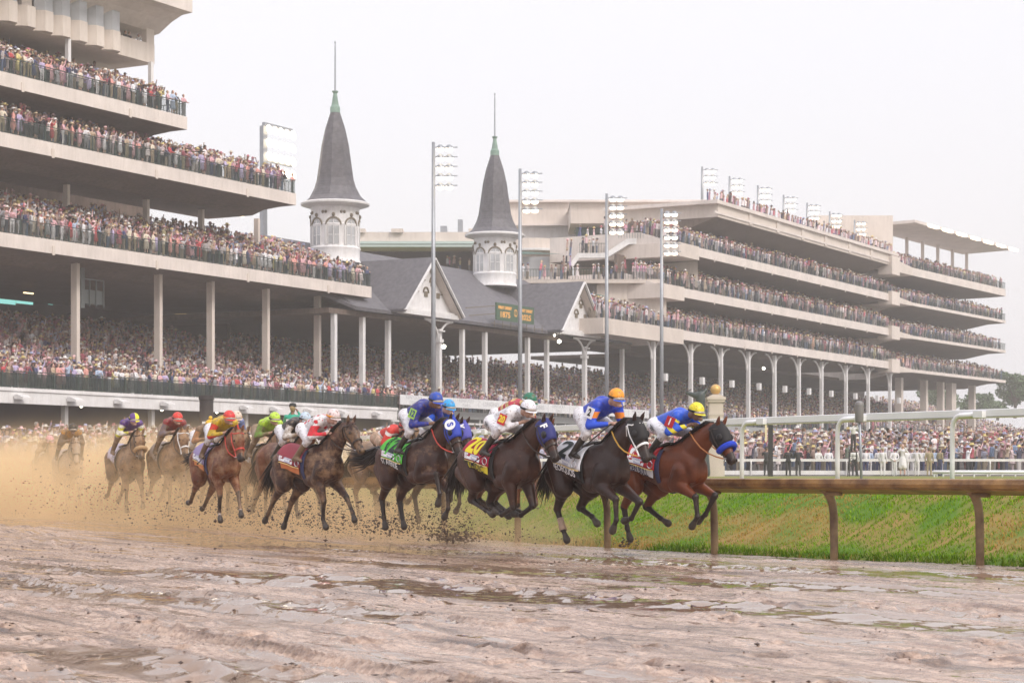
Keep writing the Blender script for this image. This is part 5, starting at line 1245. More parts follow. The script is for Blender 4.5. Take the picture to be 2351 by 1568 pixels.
def heading(th): return math.atan2(-math.cos(R(th)), math.sin(R(th)))
def fit(me_w, n): return min(1.25, .44/max(.01, me_w))
def clothset(root, x0, x1, cl, numtxt, numcol, band_c, band_txt, band_tc, patches=True, long=True):
    c = cloth_mesh(x0, x1, 0, 1.66, .020).build('saddle_cloth', cl, root, smooth=True); sm = c.modifiers.new('s', 'SOLIDIFY'); sm.thickness = .006
    xm = x0+.27
    if numtxt: mkobj('number', cloth_text(numtxt, x0+(.20 if len(numtxt) == 1 else .27), .86 if len(numtxt) == 1 else .78, .44, 1.0 if len(numtxt) == 1 else .74, .018), numcol, c)
    if patches:
        mkp = cloth_mesh(x0+.04, x0+.50, 1.30, 1.58, .0300, 6, 4, .002, -1).build('sponsor_patch', MATS['patch white'], c, smooth=True)
        mkobj('patch_emblem', cloth_text('151', x0+.14, 1.43, .085, 1., 0, .054), MATS['patch ink pink'], mkp); mkobj('patch_lettering', cloth_text('Woodford\nReserve', x0+.37, 1.43, .05, 1., 0, .054), MATS['patch ink blue'], mkp)
    if band_c:
        b = cloth_mesh(x0-.02, x1-.02, 1.66, 1.98, .032, 10, 4, .006).build('name_band', band_c, c, smooth=True)
        g_ = cloth_mesh(x0-.02, x1-.02, 1.64, 1.68, .042, 10, 1, .004, -1).build('piping', MATS['gold braid'], c)
        if band_txt:
            w_t = text_mesh(band_txt, .115); wt = max(v.co.x for v in w_t.vertices)*2; bpy.data.meshes.remove(w_t)
            mkobj('lettering', cloth_text(band_txt, x0+.31, 1.82, .12, min(1.1, .58/wt), .003, .056), band_tc, b)
    return c
for n_, c_ in (('patch white', (.78, .78, .80)), ('patch ink pink', (.5, .3, .35)), ('patch ink blue', (.12, .14, .35)), ('gold braid', (.6, .42, .15))): pm(n_, c_, .7)
def make_horse(spec):
    H = HM[spec['m']]; Yd = spec['Y']; X = (spec['x']-CX)/F*Yd; rz = heading(spec['th']); sc_ = spec.get('s', 1.025); zb = groundz(X, Yd)+spec.get('dz', .04)
    c1, c2 = COATS[spec['coat']]; mud = spec.get('mud', .1)
    root = bpy.data.objects.new('horse', H.me); COL.objects.link(root); root.location = (X, Yd, zb); root.rotation_euler = (0, 0, rz); root.scale = (sc_,)*3
    tag(root, spec['label'], 'horse', 'racehorses galloping in the muddy race')
    body = coat('%s coat %d' % (spec['coat'], int(mud*10)), c1, c2, mud); grey = spec['coat'] == 'grey'
    pts = coat('%s points %d' % (spec['coat'], int(mud*10)), tuple(.45*c for c in c1) if grey else (.030, .018, .014), (.02, .013, .011) if not grey else (.25, .2, .16), mud*.9)
    sock = pm('muddy white sock', (.46, .38, .33), .7, var=.4, scale=12) if spec.get('sock') else pts
    for i, m in enumerate((body, pts, pts if not grey else body, M_hoof, sock)): root.material_slots[i].link = 'OBJECT'; root.material_slots[i].material = m
    mane = mkobj('mane', H.manem, None, root); 
    if not len(H.manem.materials): H.manem.materials.append(None)
    mane.material_slots[0].link = 'OBJECT'; mane.material_slots[0].material = pm('pale mane', (.42, .34, .27), .6) if grey else M_blackhair
    tm = TAILS[spec.get('tail', 'fly')]; tl = mkobj('tail', tm, None, root)
    if not len(tm.materials): tm.materials.append(None)
    tl.material_slots[0].link = 'OBJECT'; tl.material_slots[0].material = pm('pale mane', (.42, .34, .27), .6) if grey else M_blackhair
    for sd in (-1, 1):
        mb = MB(); c = H.headpt(.345, sd*R(66), .004); mb.ball(c, .02, 8, 6); mb.build('eye', pm('horse eye', (.01, .008, .006), .08), root, True)
        mb = MB(); c = H.headpt(.945, sd*R(62), .006); mb.ball(c, .017, 8, 5, 1.2, .6, 1.3); mb.build('nostril', pm('nostril dark', (.012, .008, .008), .6), root, True)
    bm_ = M_wbridle if spec.get('bridle') == 'white' else pm('red bridle', (.55, .06, .04), .5) if spec.get('bridle') == 'red' else M_leather
    br = band(H, .60, .645, -math.pi, math.pi, .006, .012).build('bridle', bm_, root)
    for sd in (-1, 1):
        strap(H, [(.03, R(95)), (.30, R(98)), (.62, R(105)), (.80, R(112))], .022, sd, .012).build('cheek_strap', bm_, br); strap(H, [(.02, R(92)), (.12, R(60)), (.15, R(8))], .02, sd, .010).build('browband', bm_, br)
        mb = MB(); c = H.headpt(.82, sd*R(112), .012); mb.lathe([(.03, 0), (.03, .008)], c, 12)
        v0 = len(mb.v); ro = mb.build('bit_ring', M_metal, br)
    strap(H, [(.03, R(100)), (.16, R(150)), (.20, R(179))], .02, -1, .02).build('throat_lash', bm_, br)
    hood = spec.get('hood')
    if hood:
        hm = pm('%s hood cloth' % hood, {'blue': (.03, .06, .42), 'navy': (.025, .03, .16), 'black': (.012, .011, .012), 'purple': (.09, .09, .40)}[hood], .7)
        b = band(H, -.02, .52 if hood != 'black' else .56, -R(128), R(128), .010, .006, 24); mb = MB()
        for i in range(9):
            t = -.05+i*.56/8*(1 if hood != 'black' else 1.05)
            for j in range(21):
                a = R(-150+15*j); mb.v.append(tuple(H.headpt(max(0, t), a, .010+.004*math.cos(a)) - (H.hd*(.03 if t < 0 else 0))))
        for i in range(8):
            for j in range(20): q = i*21+j; mb.f.append((q, q+21, q+22, q+1)); mb.mi.append(0)
        ho = mb.build('hood', hm, root, smooth=True); ho.modifiers.new('s', 'SOLIDIFY').thickness = .006
        for sd in (-1, 1):
            mb = MB(); c = H.headpt(.34, sd*R(66), .012); mb.ball(c, .052, 12, 7, 1, .55, 1); mb.build('eye_cup', pm('dark eye cup', (.01, .01, .012), .5) if hood != 'black' else hm, ho, True)
        if spec.get('mark'):
            me = text_mesh(spec['mark'], .13, .006); c = H.headpt(.17, -R(48), .03)
            nrm = (H.headpt(.17, -R(48), .1)-H.headpt(.17, -R(48), 0)).normalized(); xd = H.hup.cross(nrm); xd = (H.hd-nrm*H.hd.dot(nrm)).normalized(); yd = nrm.cross(xd)
            M = Matrix((xd, yd, nrm)).transposed().to_4x4(); M.translation = c+nrm*.006
            if spec.get('disc'):
                mb = MB(); mb.lathe([(.085, 0), (.085, .004)], (0, 0, -.004), 20); d_ = mb.build('disc', M_wbridle, ho); d_.matrix_local = M
            o = mkobj('emblem', me, M_wbridle if not spec.get('disc') else hm, ho); o.matrix_local = M @ Matrix.Translation((0, 0, .002))
    if spec.get('roll'):
        col = {'blue': (.02, .06, .55), 'fleece': (.50, .33, .18)}[spec['roll']]; mb = MB()
        mb.tube([H.headpt(.60, a, .035) for a in np.linspace(-R(115), R(115), 15)], .042, 10); mb.build('shadow_roll', pm('%s fleece' % spec['roll'], col, .95, var=.2, scale=40, bump=.6, bscale=90), root, True)
    # tack
    mb = MB(); loftp(mb, [((-.20, 0, 1.50), (0, 0, 1), .02, .09), ((-.12, 0, 1.515), (0, 0, 1), .045, .14), ((.02, 0, 1.50), (0, 0, 1), .045, .15), ((.14, 0, 1.53), (0, 0, 1), .05, .13), ((.20, 0, 1.55), (0, 0, 1), .02, .06)], 14); sa = mb.build('saddle', M_leather, root, smooth=True)
    for sd in (-1, 1):
        mb = MB(); mb.bar((.08, sd*.27, 1.44), (.06, sd*.31, 1.30), .022, .006); st_ = mb.build('stirrup_leather', M_leather, sa)
        mb = MB(); P = [Vector((.06+.055*math.sin(a), sd*.315, 1.255+.05*math.cos(a))) for a in np.linspace(0, 2*math.pi, 11)]; mb.tube(P, .008, 5, False); mb.build('stirrup_iron', M_metal, sa)
    cs = spec['cloth']
    if cs: clothset(root, cs.get('x0', -.60), cs.get('x1', .12), pm('%s saddle cloth' % cs['n'], cs['c'], .75, var=.1, scale=7), cs.get('num'), pm('number %s' % cs['n'], cs.get('nc', (0, 0, 0)), .7), pm('name band %s' % cs['n'], cs['b'], .75) if cs.get('b') else None, cs.get('txt'), pm('name ink %s' % cs['n'], cs.get('bt', (.8, .8, .8)), .7), cs.get('patch', True))
    gm = pm('girth %s' % spec.get('girth', 'navy'), {'navy': (.03, .035, .10), 'black': (.012, .012, .012), 'red': (.5, .02, .03)}[spec.get('girth', 'navy')], .7)
    mb = MB(); n = 40
    for i in range(n+1):
        a = R(40)+(math.pi*2-R(80))*i/n
        for x, o in ((.12, .012), (.20, .012), (.20, .020), (.12, .020)):
            zc, hh, hw = tsec(x); mb.v.append((x, (hw+o)*math.sin(a), zc+(hh+o)*math.cos(a)))
    for i in range(n):
        for j in range(4): mb.f.append((i*4+j, i*4+(j+1) % 4, (i+1)*4+(j+1) % 4, (i+1)*4+j)); mb.mi.append(0)
    mb.build('girth', gm, root)
    # reins to the rider's hands
    for sd in (-1, 1):
        mb = MB(); a = H.headpt(.82, sd*R(112), .02); hnd = Vector((.62, sd*.07, 1.70)); RP = [a.lerp(hnd, t)+Vector((0, sd*.055*math.sin(math.pi*t), -.07*math.sin(math.pi*t))) for t in (0, .2, .4, .6, .8, 1)]; mb.tube(RP, .010, 5); mb.build('rein', {'tan': pm('tan rein', (.45, .18, .06), .5), 'gold': pm('gold rein', (.60, .34, .05), .5), 'red': pm('red rein', (.55, .06, .04), .5)}.get(spec.get('rein'), M_leather), br)
    for k in spec.get('wraps', ()):
        pts_ = H.legs[k]; sd = -1 if k[1] == 'N' else 1; q0, q1 = (pts_[-3], pts_[-2]); p, q = Vector((q0[0], sd*.118, q0[1])), Vector((q1[0], sd*.115, q1[1])); mb = MB()
        mb.tube([p.lerp(q, .45), p.lerp(q, .7), p.lerp(q, 1.02)], [.048, .046, .056], 12); mb.build('leg_wrap', pm('muddy white wrap', (.50, .36, .27), .8, var=.35, scale=14), root, True)
    return root
# ---------------------------------------------------------------- jockeys
def jock_skel(lift, fwd):
    z = lift; f = fwd; B = {}
    pel = Vector((-.10, 0, 1.79+z)); chest = Vector((.26+f, 0, 1.90+z*1.1)); nk = Vector((.44+f, 0, 1.94+z*1.2)); hd = Vector((.60+f, 0, 1.985+z*1.35))
    out = dict(pel=pel, chest=chest, nk=nk, hd=hd, L=[])
    for s in (-1, 1):
        sh = Vector((.38+f, s*.165, 1.91+z*1.1)); el = Vector((.36+f*.5, s*.27, 1.66+z*.6)); ha = Vector((.60, s*.075, 1.71)); hip = Vector((-.08, s*.10, 1.79+z)); kn = Vector((.30, s*.255, 1.60)); an = Vector((.0, s*.295, 1.31)); to = Vector((.17, s*.31, 1.265))
        out['L'].append((s, sh, el, ha, hip, kn, an, to))
    return out
def jockey_meshes(lift, fwd):
    S = jock_skel(lift, fwd); skin = []; silk = []; bre = []; boots = []; ell = []
    hd = S['hd']
    skin += [(S['nk'], hd-Vector((.03, 0, .03)), .055, .055, 0), (S['pel'], S['chest'], .10, .12, 0), (S['chest'], S['nk'], .10, .05, 0)]
    ell = [((hd.x+.012, 0, hd.z-.012), (.086, .068, .108), 0, R(18)), ((hd.x+.108, 0, hd.z-.042), (.022, .014, .022), 0), ((hd.x+.085, 0, hd.z-.10), (.035, .035, .025), 0)]
    for s in (-1, 1): ell.append(((hd.x-.01, s*.074, hd.z-.02), (.02, .01, .03), 0))
    silk += [(S['pel']+Vector((.03, 0, .01)), S['chest'], .135, .150, 0), (S['chest'], S['nk'], .135, .075, 0)]
    bre += [(S['pel'], S['pel']+Vector((.05, 0, 0)), .13, .125, 0)]
    for s, sh, el, ha, hip, kn, an, to in S['L']:
        skin += [(sh, el, .042, .036, 0), (el, ha, .034, .026, 0), (hip, kn, .08, .055, 0), (kn, an, .05, .035, 0), (an, to, .038, .028, 0)]
        silk += [(Vector((S['chest'].x+.03, 0, S['chest'].z)), sh, .13, .085, 0), (sh, el, .075, .060, 1), (el, el.lerp(ha, .86), .058, .036, 1)]
        bre += [(S['pel'], hip, .125, .125, 0), (hip, kn, .115, .075, 0), (kn, kn.lerp(an, .25), .070, .058, 0)]
        boots.append([(kn.lerp(an, .22), an, .056, .045, 0), (an, an-Vector((.05, 0, .02)), .045, .036, 0), (an, to, .045, .030, 0)])
        d = (ha-el).normalized(); pal = ha+d*.045; skin.append((ha, pal, .026, .030, 0))
        for q in range(4):      # four curled fingers around the rein, then the thumb from the side of the palm
            b0 = pal+Vector((.012, s*(.026-.017*q)*1.0, .004)); l = (.030, .034, .032, .025)[q]; k1 = b0+d*l+Vector((0, 0, -.006)); k2 = k1+Vector((-.004, 0, -.028)); k3 = k2+Vector((-.026, 0, -.004))
            skin += [(b0, k1, .0105, .010, 0), (k1, k2, .010, .009, 0), (k2, k3, .009, .008, 0)]
        t0 = pal+Vector((-.01, -s*.028, .012)); skin += [(t0, t0+Vector((.03, -s*.008, .012)), .012, .0105, 0), (t0+Vector((.03, -s*.008, .012)), t0+Vector((.052, s*.008, -.002)), .0105, .009, 0)]
    me = grow(skin, .0115, 1, ell, 'jockey'); ms = grow(silk, .017, 3, name='silks'); mb_ = grow(bre, .017, 3, name='breeches'); mk = [grow(b, .013, 2, name='boot') for b in boots]
    # cap shell with brim and peak
    c = Vector((hd.x+.0, 0, hd.z+.030)); M = Matrix.Translation(c) @ Matrix.Rotation(R(16), 4, 'Y')
    mb = MB(); pr = [(.106*math.cos(R(a)), .112*math.sin(R(a))) for a in (-14, 0, 15, 30, 45, 60, 75, 88)]; mb.lathe(pr, (0, 0, 0), 24); mb.v = [tuple(M @ Vector((x*1.13, y, z))) for x, y, z in mb.v]; mh = mb.mesh('helmet', True)
    mb = MB(); n = 24; mb.v = []
    for i in range(n+1):
        a = 2*math.pi*i/n
        for r_, z_ in ((.107, -.022), (.111, -.022), (.111, .006), (.107, .006)): mb.v.append(tuple(M @ Vector((r_*1.13*math.cos(a), r_*math.sin(a), z_))))
    for i in range(n):
        for j in range(4): mb.f.append((i*4+j, i*4+(j+1) % 4, (i+1)*4+(j+1) % 4, (i+1)*4+j)); mb.mi.append(0)
    mband = mb.mesh('cap_band', True)
    mb = MB(); k = []
    for i in range(9):
        a = R(-62+15.5*i); mb.v += [tuple(M @ Vector((.116*math.cos(a), .106*math.sin(a), -.022))), tuple(M @ Vector((.116*math.cos(a)+.05*math.cos(a/1.2), .112*math.sin(a), -.038)))]
    for i in range(8): mb.f.append((2*i, 2*i+1, 2*i+3, 2*i+2)); mb.mi.append(0)
    mp = mb.mesh('peak', True)
    mb = MB()
    mb.tube([Vector((hd.x+.075*math.cos(a)+.03, .078*math.sin(a), hd.z-.002-.008)) for a in np.linspace(-R(85), R(85), 11)], [.012]+[.024]*9+[.012], 8); mg = mb.mesh('goggles', True)
    return dict(body=me, silks=ms, breeches=mb_, boots=mk, helmet=mh, band=mband, peak=mp, goggles=mg, S=S)
JM = {'low': jockey_meshes(-.07, .08), 'mid': jockey_meshes(-.01, .05), 'high': jockey_meshes(.05, .03)}
for v_ in JM.values():
    for k_ in ('body', 'silks', 'breeches', 'helmet', 'band', 'peak', 'goggles'):
        while len(v_[k_].materials) < 2: v_[k_].materials.append(None)
    for b_ in v_['boots']: b_.materials.append(None)
def om(o, *ms):
    for i, m in enumerate(ms): o.material_slots[i].link = 'OBJECT'; o.material_slots[i].material = m
    return o
def dotted(name, base, dot, sc_=9):
    m = pm(name, base, .6); n = m.node_tree; p = n.nodes['Principled BSDF']; tc = n.nodes.new('ShaderNodeTexCoord'); v = n.nodes.new('ShaderNodeTexVoronoi'); v.inputs['Scale'].default_value = sc_
    v.inputs['Randomness'].default_value = .3; n.links.new(tc.outputs['Object'], v.inputs['Vector']); r = n.nodes.new('ShaderNodeValToRGB'); r.color_ramp.interpolation = 'CONSTANT'; r.color_ramp.elements[0].color = (*dot, 1); r.color_ramp.elements[1].color = (*base, 1); r.color_ramp.elements[1].position = .34
    n.links.new(v.outputs['Distance'], r.inputs[0]); n.links.new(r.outputs[0], p.inputs['Base Color']); return m
def striped(name, a, b, axis=(1, 0, 0), sc_=8, seg=.5):
    m = pm(name, a, .6); n = m.node_tree; p = n.nodes['Principled BSDF']; tc = n.nodes.new('ShaderNodeTexCoord'); d = n.nodes.new('ShaderNodeVectorMath'); d.operation = 'DOT_PRODUCT'; d.inputs[1].default_value = tuple(c*sc_ for c in axis)
    n.links.new(tc.outputs['Object'], d.inputs[0]); f = n.nodes.new('ShaderNodeMath'); f.operation = 'FRACT'; n.links.new(d.outputs['Value'], f.inputs[0]); r = n.nodes.new('ShaderNodeValToRGB'); r.color_ramp.interpolation = 'CONSTANT'
    r.color_ramp.elements[0].color = (*a, 1); r.color_ramp.elements[1].color = (*b, 1); r.color_ramp.elements[1].position = seg; n.links.new(f.outputs[0], r.inputs[0]); n.links.new(r.outputs[0], p.inputs['Base Color']); return m
def silkm(n_, c): return pm('%s silk' % n_, c, .42, var=.12, scale=6, bump=.8, bscale=11)
def mudm(n_, c): return pm('%s mud-spattered' % n_, c, .6, col2=(.22, .15, .09), scale=9, bump=.2, bscale=20)
def make_jockey(horse, spec):
    J = JM[spec.get('j', 'mid')]; S = J['S']
    o = bpy.data.objects.new('person', J['body']); COL.objects.link(o); o.location = horse.location+Vector((0, 0, spec.get('jz', 0))); o.rotation_euler = horse.rotation_euler; o.scale = horse.scale
    sk = SKM[spec.get('skin', 0)]; om(o, sk, sk); tag(o, spec['jl'], 'person', 'jockeys riding in the race')
    def ch(name, me, *ms): c = bpy.data.objects.new(name, me); COL.objects.link(c); c.parent = o; om(c, *ms); return c
    bodym, slv, br, cap, bandc = spec['silk'], spec.get('sleeve', spec['silk']), spec.get('bre', MATS.get('white breeches') or silkm('white', (.76, .75, .78))), spec['cap'], spec.get('bandc', M_black)
    si = ch('silks', J['silks'], bodym, slv); b = ch('breeches', J['breeches'], br, br)
    for m_ in J['boots']: ch('boot', m_, spec.get('bootm', M_shoe))
    h = ch('helmet', J['helmet'], cap, cap); ch('helmet_band', J['band'], bandc, bandc); pk = ch('peak', J['peak'], spec.get('peak', cap), spec.get('peak', cap)); ch('goggles', J['goggles'], pm('goggle lens', (.35, .30, .26), .08), M_black)
    if spec.get('pom'): mb = MB(); c = S['hd']; mb.ball((c.x+.03, 0, c.z+.17), .042, 10, 7); mb.build('pompom', cap, h, True)
    hdp = S['hd']
    if spec.get('arm'):
        s_, sh, el = S['L'][0][0], S['L'][0][1], S['L'][0][2]; c = sh.lerp(el, .45)+Vector((.02, -.074, .02)); txt, bg, fg = spec['arm']
        mb = MB(); mb.box(-.075, .075, -.004, 0, -.075, .075); p = mb.build('armband', pm('armband '+txt, bg, .7), si); p.location = c; p.rotation_euler = (R(-12), R(18), R(8))
        t = mkobj('number', text_mesh(txt, .13, .006), pm('armband ink '+txt, fg, .7), p); t.rotation_euler = (R(90), 0, 0); t.location = (0, -.008, 0); t.scale = (.9, 1, 1)
    if spec.get('leg'):
        L0 = S['L'][0]; c = L0[4].lerp(L0[5], .42); t = mkobj('lettering', text_mesh(spec['leg'], .085, .003), M_black, b); t.rotation_euler = (R(90), R(30), R(-18)); t.location = (c.x-.02, c.y-.112, c.z)
    return o
def whip(horse, a, b, label, col=None):
    mb = MB(); M = horse.matrix_basis; A, B = M @ Vector(a), M @ Vector(b); mid = A.lerp(B, .5); mb.v = []; mb.tube([A-mid, A.lerp(B, .3)-mid, B-mid], [.012, .009, .007], 6); mb.ball(B-mid, .018, 6, 4)
    e = mb.build('riding_whip', M_black if col is None else col, None, True); e.location = mid; tag(e, label, 'whip')
S_ = silkm
W_br = silkm('white', (.76, .75, .78)); MATS['white breeches'] = W_br
blue, royal, dkblue = S_('royal blue', (.02, .10, .62)), S_('deep blue', (.02, .06, .50)), S_('dark blue', (.015, .03, .27))
ylw, org, red, wht, lime, purp = S_('yellow', (.85, .74, .03)), S_('orange', (.90, .35, .02)), S_('red', (.62, .02, .03)), S_('white silk', (.76, .76, .80)), S_('lime', (.42, .66, .04)), S_('purple', (.10, .04, .24))
SPEC = [
 dict(m='a', x=1524, Y=28.8, th=37, jz=.09, dz=.02, coat='bay', mud=.05, hood='black', roll='blue', tail='low', girth='navy', rein='tan', label='bay horse leading the race, black hood, blue shadow roll and red saddle cloth',
      cloth=dict(n='red', c=(.50, .012, .025), num='1', nc=(.8, .8, .8), b=(.78, .78, .80), bt=(.03, .03, .08), txt='CITIZEN BULL'), sock=0,
      j='low', silk=blue, sleeve=striped('blue and yellow blocks', (.02, .10, .62), (.80, .70, .04), (.7, .3, .7), 7, .6), cap=ylw, skin=2, arm=('1', (.45, .01, .02), (.8, .8, .8)), leg='SEN', jl='jockey in blue and yellow silks with yellow cap on the leading bay horse'),
 dict(m='b', x=1356, Y=28.0, th=31, jz=.09, dz=.02, coat='dark', mud=.05, hood='black', bridle='white', rein='gold', tail='low', wraps=('HN',), sock=0, girth='black', label='near-black horse with white bridle and white cloth numbered 2',
      cloth=dict(x0=-.54, x1=.18, n='white', c=(.76, .76, .80), num='2', nc=(.01, .02, .02), b=(.01, .01, .015), bt=(.75, .75, .78), txt='NEOEQUOS'),
      j='high', silk=royal, sleeve=striped('blue with orange cuffs', (.02, .08, .60), (.80, .25, .03), (0, 0, 1), 3.2, .72), cap=org, peak=blue, skin=1, arm=('2', (.75, .75, .78), (.01, .01, .01)), jl='jockey in royal blue and orange silks with bright orange cap'),
 dict(m='c', x=1149, Y=28.9, th=35, jz=.08, dz=.07, coat='brown', mud=.12, hood='navy', mark='F', tail='low', girth='black', sock=0, label='dark brown horse in navy hood with crimson and yellow cloth numbered 20',
      cloth=dict(n='crimson', c=(.42, .01, .05), num='20', nc=(.85, .70, .03), b=(.75, .62, .04), bt=(.05, .05, .02), txt='OPTIMIDIC'),
      j='low', silk=wht, sleeve=wht, cap=S_('clean white', (.84, .84, .9)), skin=1, arm=('20', (.55, .02, .03), (.85, .65, .05)), leg='JEFF R', jl='jockey in white silks with white cap and a red 20 armband'),
 dict(m='c', x=1158, Y=31.2, th=36, dz=.06, coat='chestnut', mud=.3, tail='low', cloth=None, label='chestnut horse mostly hidden behind the number 20 horse',
      j='mid', jz=.20, silk=striped('maroon gold stripes', (.42, .03, .06), (.72, .52, .22), (.8, 0, .6), 8, .5), cap=S_('dark green', (.01, .16, .09)), bandc=M_white, skin=1, jl='jockey in maroon and gold stripes with dark green cap'),
 dict(m='d', x=950, Y=31.6, th=35, dz=.12, coat='brown', mud=.28, hood='blue', mark='S', disc=1, tail='long', girth='black', rein='red', sock=0, label='brown horse in blue hood with green cloth numbered 12 and streaming black tail',
      cloth=dict(n='green', c=(.10, .55, .06), num='12', nc=(.01, .02, .02), b=(.012, .012, .012), bt=(.7, .7, .7), txt='EAST AVENUE'),
      j='high', jz=.08, silk=dkblue, sleeve=dkblue, cap=S_('cobalt', (.015, .07, .42)), peak=blue, skin=2, leg='VELAZ', arm=('12', (.35, .6, .1), (.02, .05, .2)), jl='jockey in dark blue silks with cobalt blue cap behind the blue hood'),
 dict(m='d', x=982, Y=34.6, th=35, jz=.13, dz=.12, coat='brown', mud=.3, hood='purple', mark='K', tail='low', cloth=None, label='brown horse in purple hood running behind the blue-hooded horse',
      j='mid', silk=blue, cap=S_('sky blue', (.03, .36, .78)), skin=0, jl='jockey with sky blue cap half hidden behind the blue hood'),
 dict(m='a', x=880, Y=37.0, th=38, dz=.10, coat='roan', mud=.8, tail='low', cloth=None, label='mud-covered horse hidden behind the green-clothed number 12 horse',
      j='low', jz=-.1, silk=striped('red with white chevrons', (.55, .04, .03), (.74, .70, .68), (.6, 0, .8), 4, .78), cap=S_('red cap', (.55, .03, .03)), skin=1, bre=mudm('tan breeches', (.6, .4, .3)), jl='jockey bent low in red and white chevron silks'),
 dict(m='e', x=712, Y=33.6, th=41, dz=.04, coat='brown', mud=.5, tail='low', girth='navy', label='muddy dark horse with tossing black mane and red cloth over orange band',
      cloth=dict(n='navy red', c=(.30, .04, .06), b=(.55, .17, .05), bt=(.2, .08, .03), txt=None),
      j='mid', jz=.03, silk=dotted('white with red dots', (.74, .72, .74), (.62, .02, .04)), sleeve=striped('white and red sleeve', (.62, .02, .04), (.74, .72, .74), (0, 0, 1), 3, .5), cap=S_('pinkish white', (.76, .62, .62)), bandc=org, skin=0, leg='R', bootm=mudm('boot', (.15, .09, .05)), jl='jockey in white silks with red dots and pinkish white cap'),
 dict(m='e', x=660, Y=37.6, th=36, dz=.08, coat='chestnut', mud=.5, bridle='white', tail='low', cloth=None, label='chestnut horse with white bridle behind the dark horse with tossing mane',
      j='mid', silk=S_('black silk', (.03, .03, .035)), sleeve=mudm('white sleeve', (.7, .68, .66)), cap=S_('pale blue cap', (.5, .62, .74)), skin=1, jl='jockey in black and white silks with pale blue cap'),
 dict(m='f', x=604, Y=39.5, th=27, dz=.06, coat='chestnut', mud=.8, tail='low', girth='black', label='dusty chestnut horse under the lime green jockey',
      cloth=dict(n='cream', c=(.5, .4, .3), b=None), j='mid', jz=.05, silk=lime, sleeve=mudm('green sleeve', (.12, .3, .03)), cap=S_('lime cap', (.50, .74, .06)), skin=1, bre=mudm('muddy breeches', (.35, .26, .2)), bootm=mudm('boot', (.15, .09, .05)), jl='jockey in lime green silks with lime cap'),
 dict(m='f', x=498, Y=37.0, th=28, dz=.06, coat='bay', mud=.55, bridle='red', rein='red', tail='fly', girth='navy', sock=1, label='muddy bay horse with bright red bridle and lilac cloth with orange hem',
      cloth=dict(n='lilac', c=(.35, .28, .5), b=(.6, .22, .07), txt=None), j='mid', jz=.04, silk=S_('mustard silk', (.62, .42, .03)), sleeve=striped('mustard and red sleeve', (.62, .04, .02), (.5, .34, .03), (0, 0, 1), 3.4, .62), cap=S_('bright red cap', (.68, .04, .04)), bandc=org, skin=1, leg='JOSE', bootm=mudm('boot', (.15, .09, .05)), jl='jockey in mustard yellow silks, red sleeves and red cap'),
 dict(m='f', x=517, Y=40.6, th=28, dz=.08, coat='dark', mud=.7, tail='low', cloth=None, label='dark horse hidden behind the bay horse with red bridle',
      j='mid', jz=.08, silk=S_('slate blue silk', (.14, .19, .40)), cap=S_('white and orange cap', (.74, .60, .50)), bandc=org, skin=0, jl='jockey in slate blue silks with off-white cap behind the red cap'),
 dict(m='f', x=460, Y=43.5, th=27, dz=.02, coat='chestnut', mud=.8, tail='low', cloth=None, label='chestnut horse behind and left of the bay horse with red bridle',
      j='mid', jz=.02, silk=mudm('dark brown silk', (.12, .07, .05)), sleeve=mudm('orange sleeve', (.5, .2, .08)), cap=S_('golden yellow cap', (.80, .48, .02)), pom=1, skin=2, jl='jockey in brown silks with golden cap and pompom'),
 dict(m='f', x=388, Y=42.0, th=25, dz=.10, coat='brown', mud=.8, bridle='white', tail='low', girth='black', label='muddy brown horse with white bridle under the crimson jockey',
      cloth=dict(n='white muddy', c=(.5, .42, .38), b=None, patch=False), j='mid', jz=.06, silk=S_('crimson silk', (.26, .02, .03)), sleeve=mudm('navy sleeve', (.14, .11, .15)), cap=S_('scarlet cap', (.75, .04, .03)), skin=1, bre=mudm('muddy breeches', (.35, .26, .2)), bootm=mudm('boot', (.15, .09, .05)), jl='jockey in crimson silks with plain scarlet cap'),
 dict(m='f', x=290, Y=42.8, th=25, dz=.06, coat='brown', mud=.75, roll='fleece', tail='low', girth='black', label='muddy brown horse with tan fleece noseband and white cloth',
      cloth=dict(n='lilac white', c=(.62, .56, .66), b=None, patch=False), j='mid', jz=.10, silk=purp, sleeve=striped('white yellow purple sleeve', (.7, .68, .6), (.55, .52, .05), (.5, 0, .9), 7, .6), cap=striped('yellow purple quarters', (.80, .76, .03), (.12, .05, .22), (0, 1, .0), 5, .5), skin=1, bootm=mudm('boot', (.15, .09, .05)), bre=mudm('muddy breeches', (.35, .26, .2)), jl='jockey in purple silks with yellow and purple quartered cap'),
 dict(m='f', x=158, Y=48.6, th=21, dz=.0, coat='grey', mud=.55, tail='low', girth='black', label='pale grey horse running at the far left in the dust',
      cloth=dict(n='pale', c=(.6, .5, .44), b=None, patch=False), j='mid', jz=.08, silk=mudm('amber silk', (.60, .28, .03)), sleeve=mudm('dark sleeve', (.12, .09, .07)), cap=S_('black cap', (.02, .018, .012)), bandc=M_leather, skin=2, bre=mudm('muddy breeches', (.35, .26, .2)), jl='jockey in amber silks with black cap on the pale grey horse'),
 dict(m='f', x=106, Y=54.0, th=21, dz=-.02, coat='chestnut', mud=.9, tail='low', girth='black', label='last horse, dust-brown, at the left picture edge', cloth=dict(n='pale', c=(.6, .5, .44), b=None, patch=False),
      j='low', jz=.0, silk=mudm('tan silk', (.55, .38, .25)), cap=S_('pink cap', (.74, .36, .40)), skin=1, bre=mudm('muddy breeches', (.35, .26, .2)), jl='jockey with pink cap on the last horse at the left edge')]
